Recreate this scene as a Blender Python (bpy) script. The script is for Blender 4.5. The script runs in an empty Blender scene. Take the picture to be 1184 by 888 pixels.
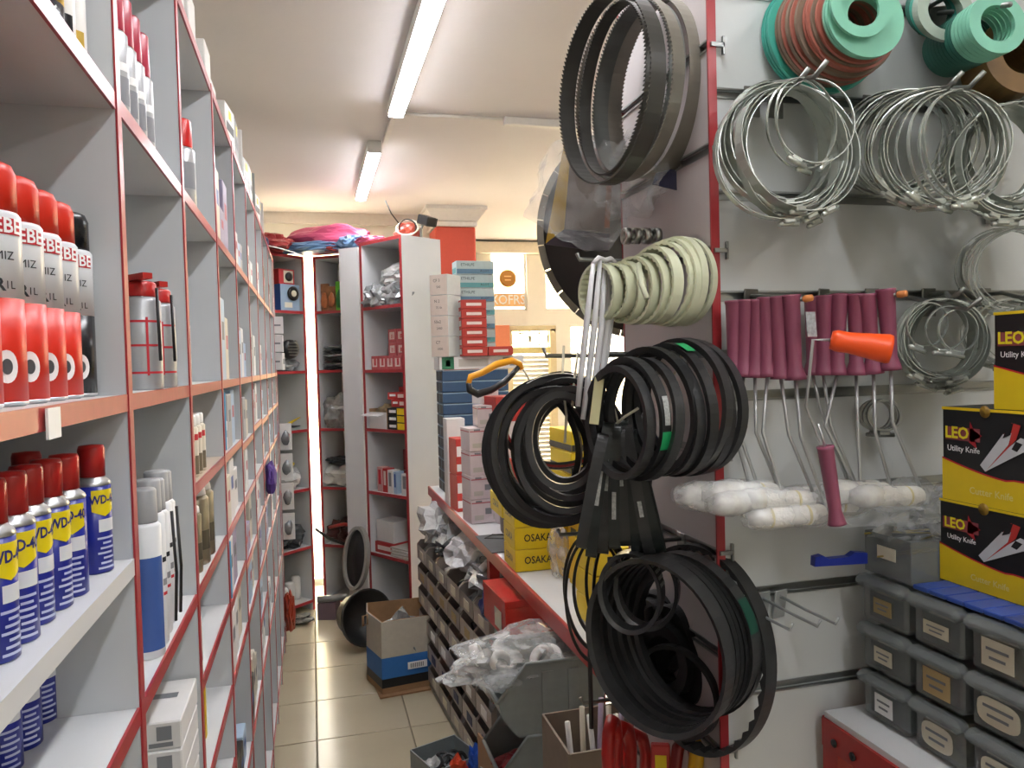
import bpy, bmesh, math, random
from mathutils import Vector, Matrix, noise
random.seed(7)
S = bpy.context.scene
COL = S.collection
PI = math.pi
# ------------------------------------------------------------------ camera
F, CX, CY, CH = 877.0, 592.0, 444.0, 1.65
_Y = Vector((-232, 19, -877)).normalized()
_X = Vector((3324, 113, -877)); _X = (_X - _Y * _X.dot(_Y)).normalized()
_Z = _X.cross(_Y)
ROT = Matrix((_X, _Y, _Z))
cam = bpy.data.cameras.new('camera'); camo = bpy.data.objects.new('camera', cam); COL.objects.link(camo)
cam.sensor_width = 36.0; cam.lens = F / 1184 * 36; cam.clip_start = 0.02; cam.clip_end = 200
camo.matrix_world = Matrix.Translation((0, 0, CH)) @ ROT.to_4x4()
S.camera = camo
# ------------------------------------------------------------------ world, sun, exposure
W = bpy.data.worlds.new('world'); S.world = W; W.use_nodes = True
bg = W.node_tree.nodes['Background']; bg.inputs[0].default_value = (1.0, 0.95, 0.86, 1); bg.inputs[1].default_value = 9.0
sun = bpy.data.lights.new('sun', 'SUN'); sun.energy = 9; sun.angle = 0.02; sun.color = (1, 0.93, 0.8)
suno = bpy.data.objects.new('sun', sun); COL.objects.link(suno); suno.location = (4, 14, 8)
suno.rotation_euler = Vector((0.35, 0.35, -0.87)).to_track_quat('-Z', 'Y').to_euler()
vs = S.view_settings
vs.view_transform = 'Standard'; vs.look = 'None'; vs.gamma = 1; vs.use_curve_mapping = False; vs.exposure = 1.85
TUBE_POWER = 17.0
# ------------------------------------------------------------------ helpers
def at(px, py, X=None, Y=None, Z=None):
    r = ROT @ Vector(((px - CX) / F, -(py - CY) / F, -1))
    t = X / r.x if X is not None else (Y / r.y if Y is not None else (Z - CH) / r.z)
    return Vector((0, 0, CH)) + r * t
def lin(c):
    return tuple(((x / 12.92) if x <= 0.04045 else ((x + 0.055) / 1.055) ** 2.4) for x in c)
def hexc(h):
    h = h.lstrip('#'); return tuple(int(h[i:i + 2], 16) / 255 for i in (0, 2, 4))
MATS = {}
def mat(name, col, rough=0.5, metal=0.0, var=0.06, scale=40.0, bump=0.0, bscale=120.0, alpha=1.0, emit=0.0, trans=0.0, coat=0.0):
    if name in MATS: return MATS[name]
    m = bpy.data.materials.new(name); m.use_nodes = True
    nt = m.node_tree; N = nt.nodes; L = nt.links
    b = N['Principled BSDF']
    c = lin(hexc(col)) if isinstance(col, str) else col
    tc = N.new('ShaderNodeTexCoord'); nz = N.new('ShaderNodeTexNoise'); nz.inputs['Scale'].default_value = scale; nz.inputs['Detail'].default_value = 4
    L.new(tc.outputs['Object'], nz.inputs['Vector'])
    mx = N.new('ShaderNodeMix'); mx.data_type = 'RGBA'
    mx.inputs[6].default_value = (*[x * (1 - var * 1.6) for x in c], 1); mx.inputs[7].default_value = (*[min(1, x * (1 + var)) for x in c], 1)
    L.new(nz.outputs['Fac'], mx.inputs[0]); L.new(mx.outputs[2], b.inputs['Base Color'])
    b.inputs['Roughness'].default_value = rough; b.inputs['Metallic'].default_value = metal
    b.inputs['Alpha'].default_value = alpha
    if trans: b.inputs['Transmission Weight'].default_value = trans
    if coat: b.inputs['Coat Weight'].default_value = coat
    if emit:
        b.inputs['Emission Color'].default_value = (*c, 1); b.inputs['Emission Strength'].default_value = emit
    if bump:
        n2 = N.new('ShaderNodeTexNoise'); n2.inputs['Scale'].default_value = bscale; L.new(tc.outputs['Object'], n2.inputs['Vector'])
        bp = N.new('ShaderNodeBump'); bp.inputs['Strength'].default_value = bump; bp.inputs['Distance'].default_value = 0.004
        L.new(n2.outputs['Fac'], bp.inputs['Height']); L.new(bp.outputs['Normal'], b.inputs['Normal'])
    MATS[name] = m
    return m
def film(name, col, a=0.25, rough=0.08):
    """thin clear plastic film: glossy wrinkles over see-through sheet"""
    if name in MATS: return MATS[name]
    m = bpy.data.materials.new(name); m.use_nodes = True; nt = m.node_tree; N = nt.nodes; L = nt.links
    b = N['Principled BSDF']; c = lin(hexc(col))
    b.inputs['Base Color'].default_value = (*c, 1); b.inputs['Roughness'].default_value = rough
    tc = N.new('ShaderNodeTexCoord'); nz = N.new('ShaderNodeTexNoise'); nz.inputs['Scale'].default_value = 22; nz.inputs['Detail'].default_value = 6
    L.new(tc.outputs['Object'], nz.inputs['Vector'])
    mr = N.new('ShaderNodeMapRange'); mr.inputs[1].default_value = 0.35; mr.inputs[2].default_value = 0.7
    mr.inputs[3].default_value = a * 0.4; mr.inputs[4].default_value = min(1, a * 1.7)
    L.new(nz.outputs['Fac'], mr.inputs[0]); L.new(mr.outputs[0], b.inputs['Alpha'])
    bp = N.new('ShaderNodeBump'); bp.inputs['Strength'].default_value = 0.6; bp.inputs['Distance'].default_value = 0.01
    L.new(nz.outputs['Fac'], bp.inputs['Height']); L.new(bp.outputs['Normal'], b.inputs['Normal'])
    MATS[name] = m; return m
I4 = Matrix.Identity(4)
def T(x, y=None, z=None):
    return Matrix.Translation(x if y is None else (x, y, z))
def RX(a): return Matrix.Rotation(a, 4, 'X')
def RY(a): return Matrix.Rotation(a, 4, 'Y')
def RZ(a): return Matrix.Rotation(a, 4, 'Z')
def frame(o, u, v):
    """matrix: local x -> u, local y -> v, local z -> u x v"""
    u = Vector(u).normalized(); v = Vector(v).normalized(); w = u.cross(v)
    return Matrix(((u.x, v.x, w.x, o[0]), (u.y, v.y, w.y, o[1]), (u.z, v.z, w.z, o[2]), (0, 0, 0, 1)))
def axis_frame(o, a, up=(0, 0, 1)):
    """local z -> a, local y -> roughly up"""
    a = Vector(a).normalized(); up = Vector(up); v = up - a * up.dot(a)
    if v.length < 1e-4: v = Vector((0, 1, 0)) - a * a.y
    v.normalize(); return frame(o, v.cross(a), v)
TXT = {}
def text_geo(s, bold=0.0):
    k = (s, bold)
    if k in TXT: return TXT[k]
    cu = bpy.data.curves.new('t', 'FONT'); cu.body = s; cu.size = 1.0; cu.resolution_u = 2; cu.align_x = 'CENTER'; cu.align_y = 'CENTER'; cu.offset = bold
    o = bpy.data.objects.new('t', cu); COL.objects.link(o)
    dg = bpy.context.evaluated_depsgraph_get(); dg.update()
    me = bpy.data.meshes.new_from_object(o.evaluated_get(dg))
    r = ([tuple(v.co) for v in me.vertices], [tuple(p.vertices) for p in me.polygons])
    bpy.data.objects.remove(o); bpy.data.curves.remove(cu); bpy.data.meshes.remove(me)
    TXT[k] = r; return r
class MB:
    def __init__(s): s.v = []; s.f = []; s.mi = []; s.sm = []; s.mats = []
    def slot(s, m):
        if m not in s.mats: s.mats.append(m)
        return s.mats.index(m)
    def add(s, vs, fs, m, M=I4, smooth=False):
        b = len(s.v); i = s.slot(m)
        for p in vs: s.v.append(tuple(M @ Vector(p)))
        for q in fs: s.f.append(tuple(b + k for k in q)); s.mi.append(i); s.sm.append(smooth)
        return s
    def box(s, c, d, m, M=I4, bev=0.0, taper=1.0):
        x, y, z = d[0] / 2, d[1] / 2, d[2] / 2
        if bev <= 0:
            t = taper
            vs = [(c[0] + i * x * (t if k < 0 else 1), c[1] + j * y * (t if k < 0 else 1), c[2] + k * z) for k in (-1, 1) for j in (-1, 1) for i in (-1, 1)]
            return s.add(vs, [(0, 2, 3, 1), (4, 5, 7, 6), (0, 1, 5, 4), (2, 6, 7, 3), (0, 4, 6, 2), (1, 3, 7, 5)], m, M)
        b = min(bev, x * .9, y * .9, z * .9); vs = []; idx = {}
        for k in (-1, 1):
            for j in (-1, 1):
                for i in (-1, 1):
                    idx[i, j, k] = len(vs)
                    vs += [(c[0] + i * x, c[1] + j * (y - b), c[2] + k * (z - b)), (c[0] + i * (x - b), c[1] + j * y, c[2] + k * (z - b)), (c[0] + i * (x - b), c[1] + j * (y - b), c[2] + k * z)]
        g = lambda i, j, k, a: idx[i, j, k] + a
        fs = []
        for e in (-1, 1):
            for a, o in ((0, lambda p, q: (e, p, q)), (1, lambda p, q: (p, e, q)), (2, lambda p, q: (p, q, e))):
                fs.append([g(*o(p, q), a) for p, q in ((-1, -1), (1, -1), (1, 1), (-1, 1))])
        for e in (-1, 1):
            for h in (-1, 1):
                fs.append([g(e, h, -1, 0), g(e, h, -1, 1), g(e, h, 1, 1), g(e, h, 1, 0)])
                fs.append([g(e, -1, h, 0), g(e, -1, h, 2), g(e, 1, h, 2), g(e, 1, h, 0)])
                fs.append([g(-1, e, h, 1), g(-1, e, h, 2), g(1, e, h, 2), g(1, e, h, 1)])
        for kk in idx: fs.append([g(*kk, 0), g(*kk, 1), g(*kk, 2)])
        return s.add(vs, fs, m, M)
    def lathe(s, prof, m, M=I4, n=24, smooth=True, a0=0.0, a1=2 * PI):
        full = abs(a1 - a0 - 2 * PI) < 1e-6; k = n if full else n + 1
        vs = []; fs = []
        for r, z in prof:
            for i in range(k):
                a = a0 + (a1 - a0) * i / n; vs.append((r * math.cos(a), r * math.sin(a), z))
        for j in range(len(prof) - 1):
            for i in range(n):
                i2 = (i + 1) % k if full else i + 1
                fs.append((j * k + i, j * k + i2, (j + 1) * k + i2, (j + 1) * k + i))
        if full and prof[0] != prof[-1]:
            if prof[0][0] > 1e-6: fs.append(tuple(range(k - 1, -1, -1)))
            if prof[-1][0] > 1e-6: fs.append(tuple((len(prof) - 1) * k + i for i in range(k)))
        return s.add(vs, fs, m, M, smooth)
    def tube(s, pts, r, m, M=I4, n=8, closed=False, smooth=True):
        pts = [Vector(p) for p in pts]; k = len(pts); vs = []; fs = []
        rr = r if isinstance(r, (list, tuple)) else [r] * k
        prev = None
        for i, p in enumerate(pts):
            d = (pts[(i + 1) % k] - pts[i - 1]) if closed or 0 < i < k - 1 else (pts[1] - pts[0] if i == 0 else pts[-1] - pts[-2])
            if d.length < 1e-9: d = Vector((0, 0, 1))
            d.normalize()
            if prev is None:
                q = Vector((0, 0, 1)) if abs(d.z) < .9 else Vector((1, 0, 0)); u = (q - d * q.dot(d)).normalized()
            else:
                u = prev - d * prev.dot(d); u = u.normalized() if u.length > 1e-6 else d.orthogonal().normalized()
            prev = u; w = d.cross(u)
            for j in range(n):
                a = 2 * PI * j / n; vs.append(p + (u * math.cos(a) + w * math.sin(a)) * rr[i])
        for i in range(k if closed else k - 1):
            i2 = (i + 1) % k
            for j in range(n): fs.append((i * n + j, i * n + (j + 1) % n, i2 * n + (j + 1) % n, i2 * n + j))
        if not closed: fs.append(tuple(range(n - 1, -1, -1))); fs.append(tuple((k - 1) * n + j for j in range(n)))
        return s.add(vs, fs, m, M, smooth)
    def band(s, M, rx, ry, w, t, m, n=48, wob=0.0, seed=0, teeth=0, tooth=0.0, mout=None, vee=0.0):
        """closed loop of rectangular section; local z = axis, local y = up"""
        vs = []; fs = []; rnd = random.Random(seed); ph = rnd.random() * 6; ph2 = rnd.random() * 6
        for i in range(n):
            a = 2 * PI * i / n
            k = 1 + wob * math.sin(2 * a + ph) + wob * .5 * math.sin(3 * a + ph2); dz = wob * 1.5 * rx * math.sin(a + ph2)
            ti = t - (tooth if teeth and (i % 2) else 0)
            for (dr, z) in ((0, -w / 2), (0, w / 2), (-ti, w / 2 * (1 - vee)), (-ti, -w / 2 * (1 - vee))):
                vs.append(((rx * k + dr) * math.sin(a), (ry * k + dr) * math.cos(a), z + dz))
        b = len(s.v)
        for i in range(n):
            j = (i + 1) % n
            for q in range(4):
                q2 = (q + 1) % 4
                fs.append((i * 4 + q, j * 4 + q, j * 4 + q2, i * 4 + q2))
        return s.add(vs, fs, m, M, smooth=False)
    def prism(s, pts, h, m, M=I4):
        n = len(pts); vs = [(x, y, 0) for x, y in pts] + [(x, y, h) for x, y in pts]
        fs = [tuple(range(n - 1, -1, -1)), tuple(range(n, 2 * n))] + [(i, (i + 1) % n, n + (i + 1) % n, n + i) for i in range(n)]
        return s.add(vs, fs, m, M)
    def poly(s, pts, m, M=I4, z=0.0):
        return s.add([(x, y, z) for x, y in pts], [tuple(range(len(pts)))], m, M)
    def rect(s, x0, y0, x1, y1, m, M=I4, z=0.0):
        return s.poly([(x0, y0), (x1, y0), (x1, y1), (x0, y1)], m, M, z)
    def text(s, t, size, m, M=I4, sx=1.0, bold=0.0):
        vs, fs = text_geo(t, bold)
        return s.add([(x * size * sx, y * size, 0) for x, y, z in vs], fs, m, M)
    def ctext(s, t, size, r, z, a, m, sx=1.0, bold=0.0, rot=0.0):
        vs, fs = text_geo(t, bold); o = []; c, d = math.cos(rot), math.sin(rot)
        for x, y, _ in vs:
            x *= size * sx; y *= size; x, y = c * x - d * y, d * x + c * y
            o.append((r * math.cos(a + x / r), r * math.sin(a + x / r), z + y))
        return s.add(o, fs, m)
    def cpatch(s, a0, a1, z0, z1, r, m, n=8, bot=None):
        """patch on a cylinder; bot(k) lifts the lower edge, k in 0..1"""
        vs = []; fs = []
        for i in range(n + 1):
            k = i / n; a = a0 + (a1 - a0) * k; zb = z0 + (bot(k) if bot else 0)
            vs += [(r * math.cos(a), r * math.sin(a), zb), (r * math.cos(a), r * math.sin(a), z1)]
        for i in range(n): fs.append((2 * i, 2 * i + 2, 2 * i + 3, 2 * i + 1))
        return s.add(vs, fs, m, I4, True)
    def blob(s, d, m, M=I4, amp=0.25, freq=2.0, seed=0, sub=3, flat=True, sharp=False):
        bm = bmesh.new(); bmesh.ops.create_icosphere(bm, subdivisions=sub, radius=1.0)
        off = Vector((seed * 3.7, seed * 1.3, seed * 2.1)); vs = []
        for v in bm.verts:
            p = v.co.copy(); k = 1 + amp * noise.noise(p * freq + off) * 1.6 + amp * .5 * noise.noise(p * freq * 2.7 + off)
            if sharp: k += amp * .5 * abs(noise.noise(p * freq * 1.9 - off))
            q = Vector((p.x * k * d[0] / 2, p.y * k * d[1] / 2, p.z * k * d[2] / 2))
            if flat: q.z = max(q.z, -d[2] * 0.42)
            vs.append(q)
        zmin = min(q.z for q in vs)
        vs = [(q.x, q.y, q.z - zmin) for q in vs]
        fs = [tuple(v.index for v in f.verts) for f in bm.faces]; bm.free()
        return s.add(vs, fs, m, M, smooth=not sharp)
    def build(s, name, parent=None, loc=(0, 0, 0), rotz=0.0):
        me = bpy.data.meshes.new(name); me.from_pydata(s.v, [], s.f)
        for m in s.mats: me.materials.append(m)
        me.polygons.foreach_set('material_index', s.mi); me.polygons.foreach_set('use_smooth', s.sm); me.update()
        o = bpy.data.objects.new(name, me); COL.objects.link(o); o.location = loc; o.rotation_euler = (0, 0, rotz)
        if parent: o.parent = parent
        return o
def tag(o, label, cat, group=None):
    o['label'] = label; o['category'] = cat
    if group: o['group'] = group
    return o
def thing(name, label, cat, loc=(0, 0, 0), rotz=0.0, group=None):
    o = bpy.data.objects.new(name, None); o.empty_display_size = .02; COL.objects.link(o); o.location = loc; o.rotation_euler = (0, 0, rotz)
    return tag(o, label, cat, group)
def struct(o): o['kind'] = 'structure'; return o
def dup(o, loc=None, rotz=None, label=None, parent=None):
    c = o.copy(); COL.objects.link(c)
    if parent: c.parent = parent
    if loc is not None: c.location = loc
    if rotz is not None: c.rotation_euler = (0, 0, rotz)
    if label: c['label'] = label
    for ch in o.children: dup(ch, parent=c)
    return c
def ordn(i): return ORD[i] if i < 19 else ('twentieth', 'twenty first', 'twenty second', 'twenty third', 'twenty fourth', 'twenty fifth', 'twenty sixth')[i - 19]
ORD = ('first', 'second', 'third', 'fourth', 'fifth', 'sixth', 'seventh', 'eighth', 'ninth', 'tenth', 'eleventh', 'twelfth', 'thirteenth', 'fourteenth', 'fifteenth', 'sixteenth', 'seventeenth', 'eighteenth', 'nineteenth')
# ------------------------------------------------------------------ materials
white_board = mat('white_laminate', '#d3d5d6', .38, var=.03, scale=9)
grey_board = mat('grey_laminate', '#c4c8cb', .4, var=.03, scale=9)
beige_board = mat('beige_laminate', '#c9b9a6', .45, var=.04)
red_edge = mat('red_edge_tape', '#a93338', .3, var=.12, scale=60)
red_paint = mat('red_painted_steel', '#a92a26', .35, var=.1)
ceil_m = mat('ceiling_plaster', '#cfc9c7', .85, var=.03, scale=2.5, bump=.15, bscale=30)
wall_m = mat('cream_wall', '#e0dccf', .8, var=.04, scale=5)
steel = mat('steel', '#b4b6b0', .28, 1.0, var=.08)
dsteel = mat('dull_steel', '#8e908c', .4, 1.0, var=.15)
alu = mat('aluminium_channel', '#9a9d9b', .35, .9, var=.1)
black_rub = mat('black_rubber', '#262727', .42, var=.3, scale=30)
black_rub2 = mat('charcoal_rubber', '#353636', .36, var=.3, scale=25)
black_pl = mat('black_plastic', '#161617', .35, var=.2)
grey_pl = mat('grey_plastic', '#8a9292', .45, var=.1)
red_pl = mat('red_plastic', '#b3221f', .3, var=.06)
orange_pl = mat('orange_plastic', '#f9571a', .35, var=.05)
maroon = mat('maroon_plastic', '#8c4960', .42, var=.08)
white_pl = mat('white_plastic', '#e4e3df', .4, var=.03)
cardb = mat('brown_cardboard', '#9c7a58', .85, var=.12)
wcard = mat('white_cardboard', '#d9d8d6', .7, var=.04)
cream_pu = mat('cream_polyurethane', '#d7dbbd', .5, var=.06)
yel = mat('yellow_card', '#e2c419', .5, var=.06)
blk = mat('black_card', '#17181a', .4, var=.12)
clear = film('clear_film', '#e8ecec', .13)
milky = film('milky_film', '#dfe3e3', .34, .12)
ink = mat('black_ink', '#22252a', .6)
white_ink = mat('white_ink', '#f0f0ee', .55, var=.02)
red_ink = mat('red_ink', '#c01f2e', .5, var=.04)
blue_card = mat('blue_card', '#2f6fb5', .55, var=.06)
paper = mat('paper_label', '#d8d2bd', .7, var=.06)
# ================================================================== ROOM SHELL
XL, XR, YB, YF, ZC = -0.575, 3.4, -1.6, 7.0, 2.8
grout = mat('grout', '#8a8069', .8); tile_m = mat('beige_tile', '#b7ac93', .22, var=.07, scale=3.0)
fl = struct(MB().box(((XL + XR) / 2, (YB + 7.2) / 2, -.06), (XR - XL + .4, 7.2 - YB + .2, .1), grout).build('floor'))
TP = 0.413
tm = MB().box((0, 0, .002), (TP - .006, TP - .006, .02), tile_m, bev=.0015)
t0 = None
for i in range(-2, 9):
    for j in range(-12, 8):
        x, y = -.03 + (i + .5) * TP, 3.845 + (j + .5) * TP
        if x > 3.5 or y > 7.0 or y < -1.5: continue
        if t0 is None: t0 = tm.build('tile', fl, (x, y, -.012))
        else:
            c = t0.copy(); COL.objects.link(c); c.location = (x, y, -.012)
struct(MB().box(((XL + XR) / 2, 2.75, ZC + .05), (XR - XL + .6, 9.4, .1), ceil_m).build('ceiling'))
struct(MB().box((XL - .05, 2.3, 1.4), (.1, 8, 2.8), wall_m).build('wall_left'))
struct(MB().box((XR + .05, 2.7, 1.4), (.1, 8.8, 2.8), wall_m).build('wall_right'))
struct(MB().box(((XL + XR) / 2, YB - .05, 1.4), (XR - XL + .2, .1, 2.8), wall_m).build('wall_rear'))
# back wall behind the corner shelves, with a tall bright window
b = MB(); wy = 5.95
b.box(((XL - .28) / 2, wy, 1.4), (-.28 - XL, .1, 2.8), wall_m)
b.box(((.34 + 1.0) / 2, wy, 1.4), (1.0 - .34, .1, 2.8), wall_m)
b.box((.03, wy, 2.69), (.62, .1, .22), wall_m)
b.box((1.0, 6.5, 1.4), (.1, 1.0, 2.8), wall_m)
struct(b.build('wall_back'))
win = MB(); fr = mat('window_frame_white', '#d9d6cc', .4)
for z in (.015, 2.56): win.box((.03, wy, z), (.62, .06, .06), fr)
for x in (-.26, .32): win.box((x, wy, 1.29), (.05, .06, 2.55), fr)
w1 = struct(win.build('window_1'))
glass = film('window_glass', '#ffffff', .06, .02)
MB().box((.03, wy, 1.29), (.54, .006, 2.5), glass).build('pane', w1)
# shop front
b = MB()
def wallseg(x0, x1, z0, z1): b.box(((x0 + x1) / 2, YF + .06, (z0 + z1) / 2), (x1 - x0, .12, z1 - z0), wall_m)
wallseg(1.0, 1.66, 0, 2.8); wallseg(1.66, 3.5, 2.70, 2.8); wallseg(1.66, 3.5, 2.0, 2.14); wallseg(2.02, 2.2, 2.14, 2.70)
wallseg(1.66, 1.80, 0, 2.0); wallseg(2.30, 2.44, 0, 2.0); wallseg(2.44, 3.5, 0, .4)
struct(b.build('wall_front'))
# cornice band along the front wall head
struct(MB().box((2.25, YF - .04, 2.73), (2.4, .08, .1), mat('cornice_plaster', '#e6dcc6', .7)).build('trim_1'))
# shop windows and the doorway
def pane_window(n, x0, x1, z0, z1):
    q = MB(); zc, xc = (z0 + z1) / 2, (x0 + x1) / 2
    for z in (z0, z1): q.box((xc, YF + .06, z), (x1 - x0, .07, .04), fr)
    for x in (x0, x1): q.box((x, YF + .06, zc), (.04, .07, z1 - z0), fr)
    o = struct(q.build('window_%d' % n)); MB().box((xc, YF + .06, zc), (x1 - x0 - .04, .006, z1 - z0 - .04), glass).build('pane', o)
    return o
pane_window(2, 1.66, 2.02, 2.14, 2.70); pane_window(3, 2.2, 3.4, 2.14, 2.70); pane_window(4, 2.44, 3.4, .4, 2.0)  # the last, low one is unseen, added to let in more daylight
d = MB(); dx0, dx1 = 1.80, 2.30; frm = mat('door_frame_cream', '#cfc09a', .5)
for x in (dx0 + .03, dx1 - .03): d.box((x, YF + .05, .98), (.06, .1, 1.96), frm)
d.box((2.05, YF + .05, 1.76), (.44, .08, .06), mat('door_rail_yellow', '#d9cf8e', .5)); d.box((2.05, YF + .05, 1.97), (.5, .1, .05), frm)
dr = struct(d.build('door_1'))
g = MB()
for k in range(2):
    cx = 1.955 + k * .19
    g.tube([(cx + .085 * (abs(math.cos(a)) ** .5) * (1 if math.cos(a) > 0 else -1), YF + .05, 1.87 + .055 * (abs(math.sin(a)) ** .5) * (1 if math.sin(a) > 0 else -1)) for a in [i * PI / 12 for i in range(24)]], .006, dsteel, closed=True, n=6)
for x in (1.86, 1.955, 2.05, 2.145, 2.24): g.tube([(x, YF + .05, 1.79), (x, YF + .05, 1.945)], .005, dsteel, n=6)
g.build('transom_grille', dr)
sl = MB().box((0, 0, 0), (.38, .012, .042), mat('white_slat', '#c9c8c0', .5), RX(.5))
s0 = None
for k in range(38):
    if s0 is None: s0 = sl.build('louvre_slat', dr, (2.05, YF + .08, .06 + k * .044))
    else: c = s0.copy(); COL.objects.link(c); c.location = (2.05, YF + .08, .06 + k * .044)
# sign on the glass above the door: orange disc with letters below
og = mat('faded_orange_vinyl', '#c9924a', .6); og2 = mat('pale_orange_vinyl', '#eebf86', .6)
sg = thing('window_sign', 'pale orange letters and round brown emblem on the transom glass', 'sign', (1.86, YF + .04, 2.14))
c_em = at(587, 322, Y=YF + .03); M = frame(c_em, (1, 0, 0), (0, 0, 1))
q = MB(); q.lathe([(.085, 0), (.085, .004)], og, M, 28); q.lathe([(.07, .0045), (.064, .0055)], mat('emblem_ring', '#a9752f', .6), M, 28)
q.box((0, .02, .005), (.07, .01, .002), og2, M); q.box((0, -.015, .005), (.06, .01, .002), og2, M)
q.build('emblem', sg).matrix_parent_inverse = sg.matrix_basis.inverted()
c_tx = at(587, 347, Y=YF + .03); M = frame(c_tx, (1, 0, 0), (0, 0, 1))
q = MB(); q.box((0, 0, 0), (.37, .13, .003), og2, M); q.text('XOFRS', .125, white_ink, M @ T(0, 0, .003), sx=.92, bold=.01)
o_ = q.build('lettering', sg); o_['kind'] = 'stuff'; o_.matrix_parent_inverse = sg.matrix_basis.inverted()
q = MB().box((1.74, YF - .04, 1.9), (.16, .06, .2), mat('orange_notice', '#d9825c', .6), bev=.004)
tag(q.build('notice_board'), 'small orange board on the wall left of the shop doorway', 'board')
# outside
gm = mat('pavement', '#b9b2a4', .9, var=.1, scale=4)
struct(MB().box((2, 17, -.12), (40, 19.6, .1), gm).build('pavement'))
fa = thing('building', 'sunlit cream building seen through the shop front', 'building', (3, 15.5, -.07))
MB().box((0, .5, 2.6), (26, 1.0, 5.2), mat('facade_cream', '#c7b78f', .9, var=.05)).build('wall', fa)
for k in range(5):
    o = MB().box((-7 + k * 3.4, -.03, 2.4), (1.3, .06, 1.6), mat('far_shutter', '#8e8d80', .7)).build('window', fa)
    MB().box((-7 + k * 3.4, -.07, 1.55), (1.5, .12, .08), fr).build('sill', o)
# pillar with plaster capital
p = thing('pillar', 'orange red square pillar with white moulded plaster capital', 'pillar', (1.06, 5.68, 0))
MB().box((0, 0, 1.33), (.3, .3, 2.66), mat('pillar_red', '#c24a35', .6, var=.05), bev=.01).build('shaft', p)
cp = mat('plaster_white', '#d9d2c8', .7)
q = MB(); q.box((0, 0, 2.68), (.33, .33, .04), cp, bev=.008); q.add([(-.165, -.165, 2.70), (.165, -.165, 2.70), (.165, .165, 2.70), (-.165, .165, 2.70), (-.22, -.22, 2.775), (.22, -.22, 2.775), (.22, .22, 2.775), (-.22, .22, 2.775)], [(0, 1, 5, 4), (1, 2, 6, 5), (2, 3, 7, 6), (3, 0, 4, 7), (4, 5, 6, 7), (3, 2, 1, 0)], cp)
q.box((0, 0, 2.787), (.45, .45, .026), cp); q.build('capital', p)
# cornice on the back wall
struct(MB().box((.2, 5.88, 2.76), (1.5, .06, .08), cp).build('trim_2'))
# ceiling tubes
tube_m = mat('tube_diffuser', '#fbfbff', .5, emit=TUBE_POWER, var=0.0)
def ceiling_lamp(y0, y1, x, label):
    t = thing('ceiling_light', label, 'ceiling light', (x, (y0 + y1) / 2, ZC - .055), 0, 'slim tube lights along the ceiling')
    L = y1 - y0
    MB().box((0, 0, .028), (.068, L, .054), white_pl, bev=.004).build('housing', t)
    MB().lathe([(.0, -L / 2 + .012), (.031, -L / 2 + .014), (.0335, -L / 2 + .03), (.0335, L / 2 - .03), (.031, L / 2 - .014), (0, L / 2 - .012)], tube_m, T(0, 0, .003) @ Matrix.Diagonal((1, 1, .42, 1)) @ RX(PI / 2), 18).build('diffuser', t)
    for e in (-1, 1): MB().box((0, e * (L / 2 - .004), .02), (.07, .012, .056), white_pl, bev=.004).build('end_cap', t)
ceiling_lamp(2.22, 3.38, .395, 'long bright tube light on the ceiling running out of the top of frame')
ceiling_lamp(3.95, 5.11, .35, 'shorter looking bright tube light on the ceiling nearer the back shelves')
ceiling_lamp(.45, 1.61, .42, 'bright tube light on the ceiling above the camera, out of frame')
ceiling_lamp(-1.2, -.04, .42, 'added fill tube light on the ceiling behind the camera, out of frame')  # unseen lamp added as fill for the near slatwall
ceiling_lamp(-1.2, -.04, 1.6, 'second added fill tube light on the ceiling behind the camera, out of frame')  # another unseen lamp, added to lift the camera-facing surfaces
ceiling_lamp(4.35, 5.51, 2.0, 'bright tube light over the far side of the shop, hidden by the blades')
ceiling_lamp(2.2, 3.36, 2.0, 'added fill tube light over the next aisle, hidden by the slatwall')  # unseen lamp added to brighten the counter side
cond = mat('cable_trunking', '#cfcac3', .5)
tag(MB().box((.40, 3.66, ZC - .012), (.022, .56, .02), cond).build('cable_trunking'), 'thin white cable trunking joining the two ceiling tube lights', 'trunking')
q = MB(); q.tube([(.43, 3.47, ZC - .012), (.7, 3.47, ZC - .012), (.9, 3.47, ZC - .012)], .009, cond, n=8)
tag(q.build('conduit_pipe'), 'thin pale conduit crossing the ceiling towards the right', 'pipe')
tag(MB().box((1.41, 3.47, ZC - .02), (1.0, .035, .038), cond, bev=.004).build('conduit_cover'), 'white boxed conduit cover on ceiling above the saw blades', 'trunking')
# ================================================================== LEFT SHELVING
FX, BX = -.20, -.55
DV = [.04, .49, .94, 1.385, 1.86, 2.31, 2.76, 3.21, 3.66, 4.11, 4.56, 4.74]
LV = [.10, .57, .92, 1.27, 1.625, 1.96]
lu = thing('shelving_unit', 'long white shelving unit with red edges lining the left of the aisle', 'shelving', (BX, 0, 0))
P18 = .018
def in_lu(o): o.location = Vector(o.location) - Vector((BX, 0, 0)); return o
dvm = MB().box((-(FX - BX) / 2, 0, 1.15), (FX - BX - .002, P18, 2.3), grey_board)
dve = MB().box((.0005, 0, 1.15), (.0022, P18 + .001, 2.3), red_edge)
d0 = e0 = None
for y in DV:
    if d0 is None: d0 = dvm.build('divider', lu, (FX - BX, y, 0)); e0 = dve.build('edge_band', d0)
    else: dup(d0, (FX - BX, y, 0), parent=lu)
MB().box((.004, (DV[0] + DV[-1]) / 2, 1.15), (.008, DV[-1] - DV[0], 2.3), grey_board).build('back_panel', lu)
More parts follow.
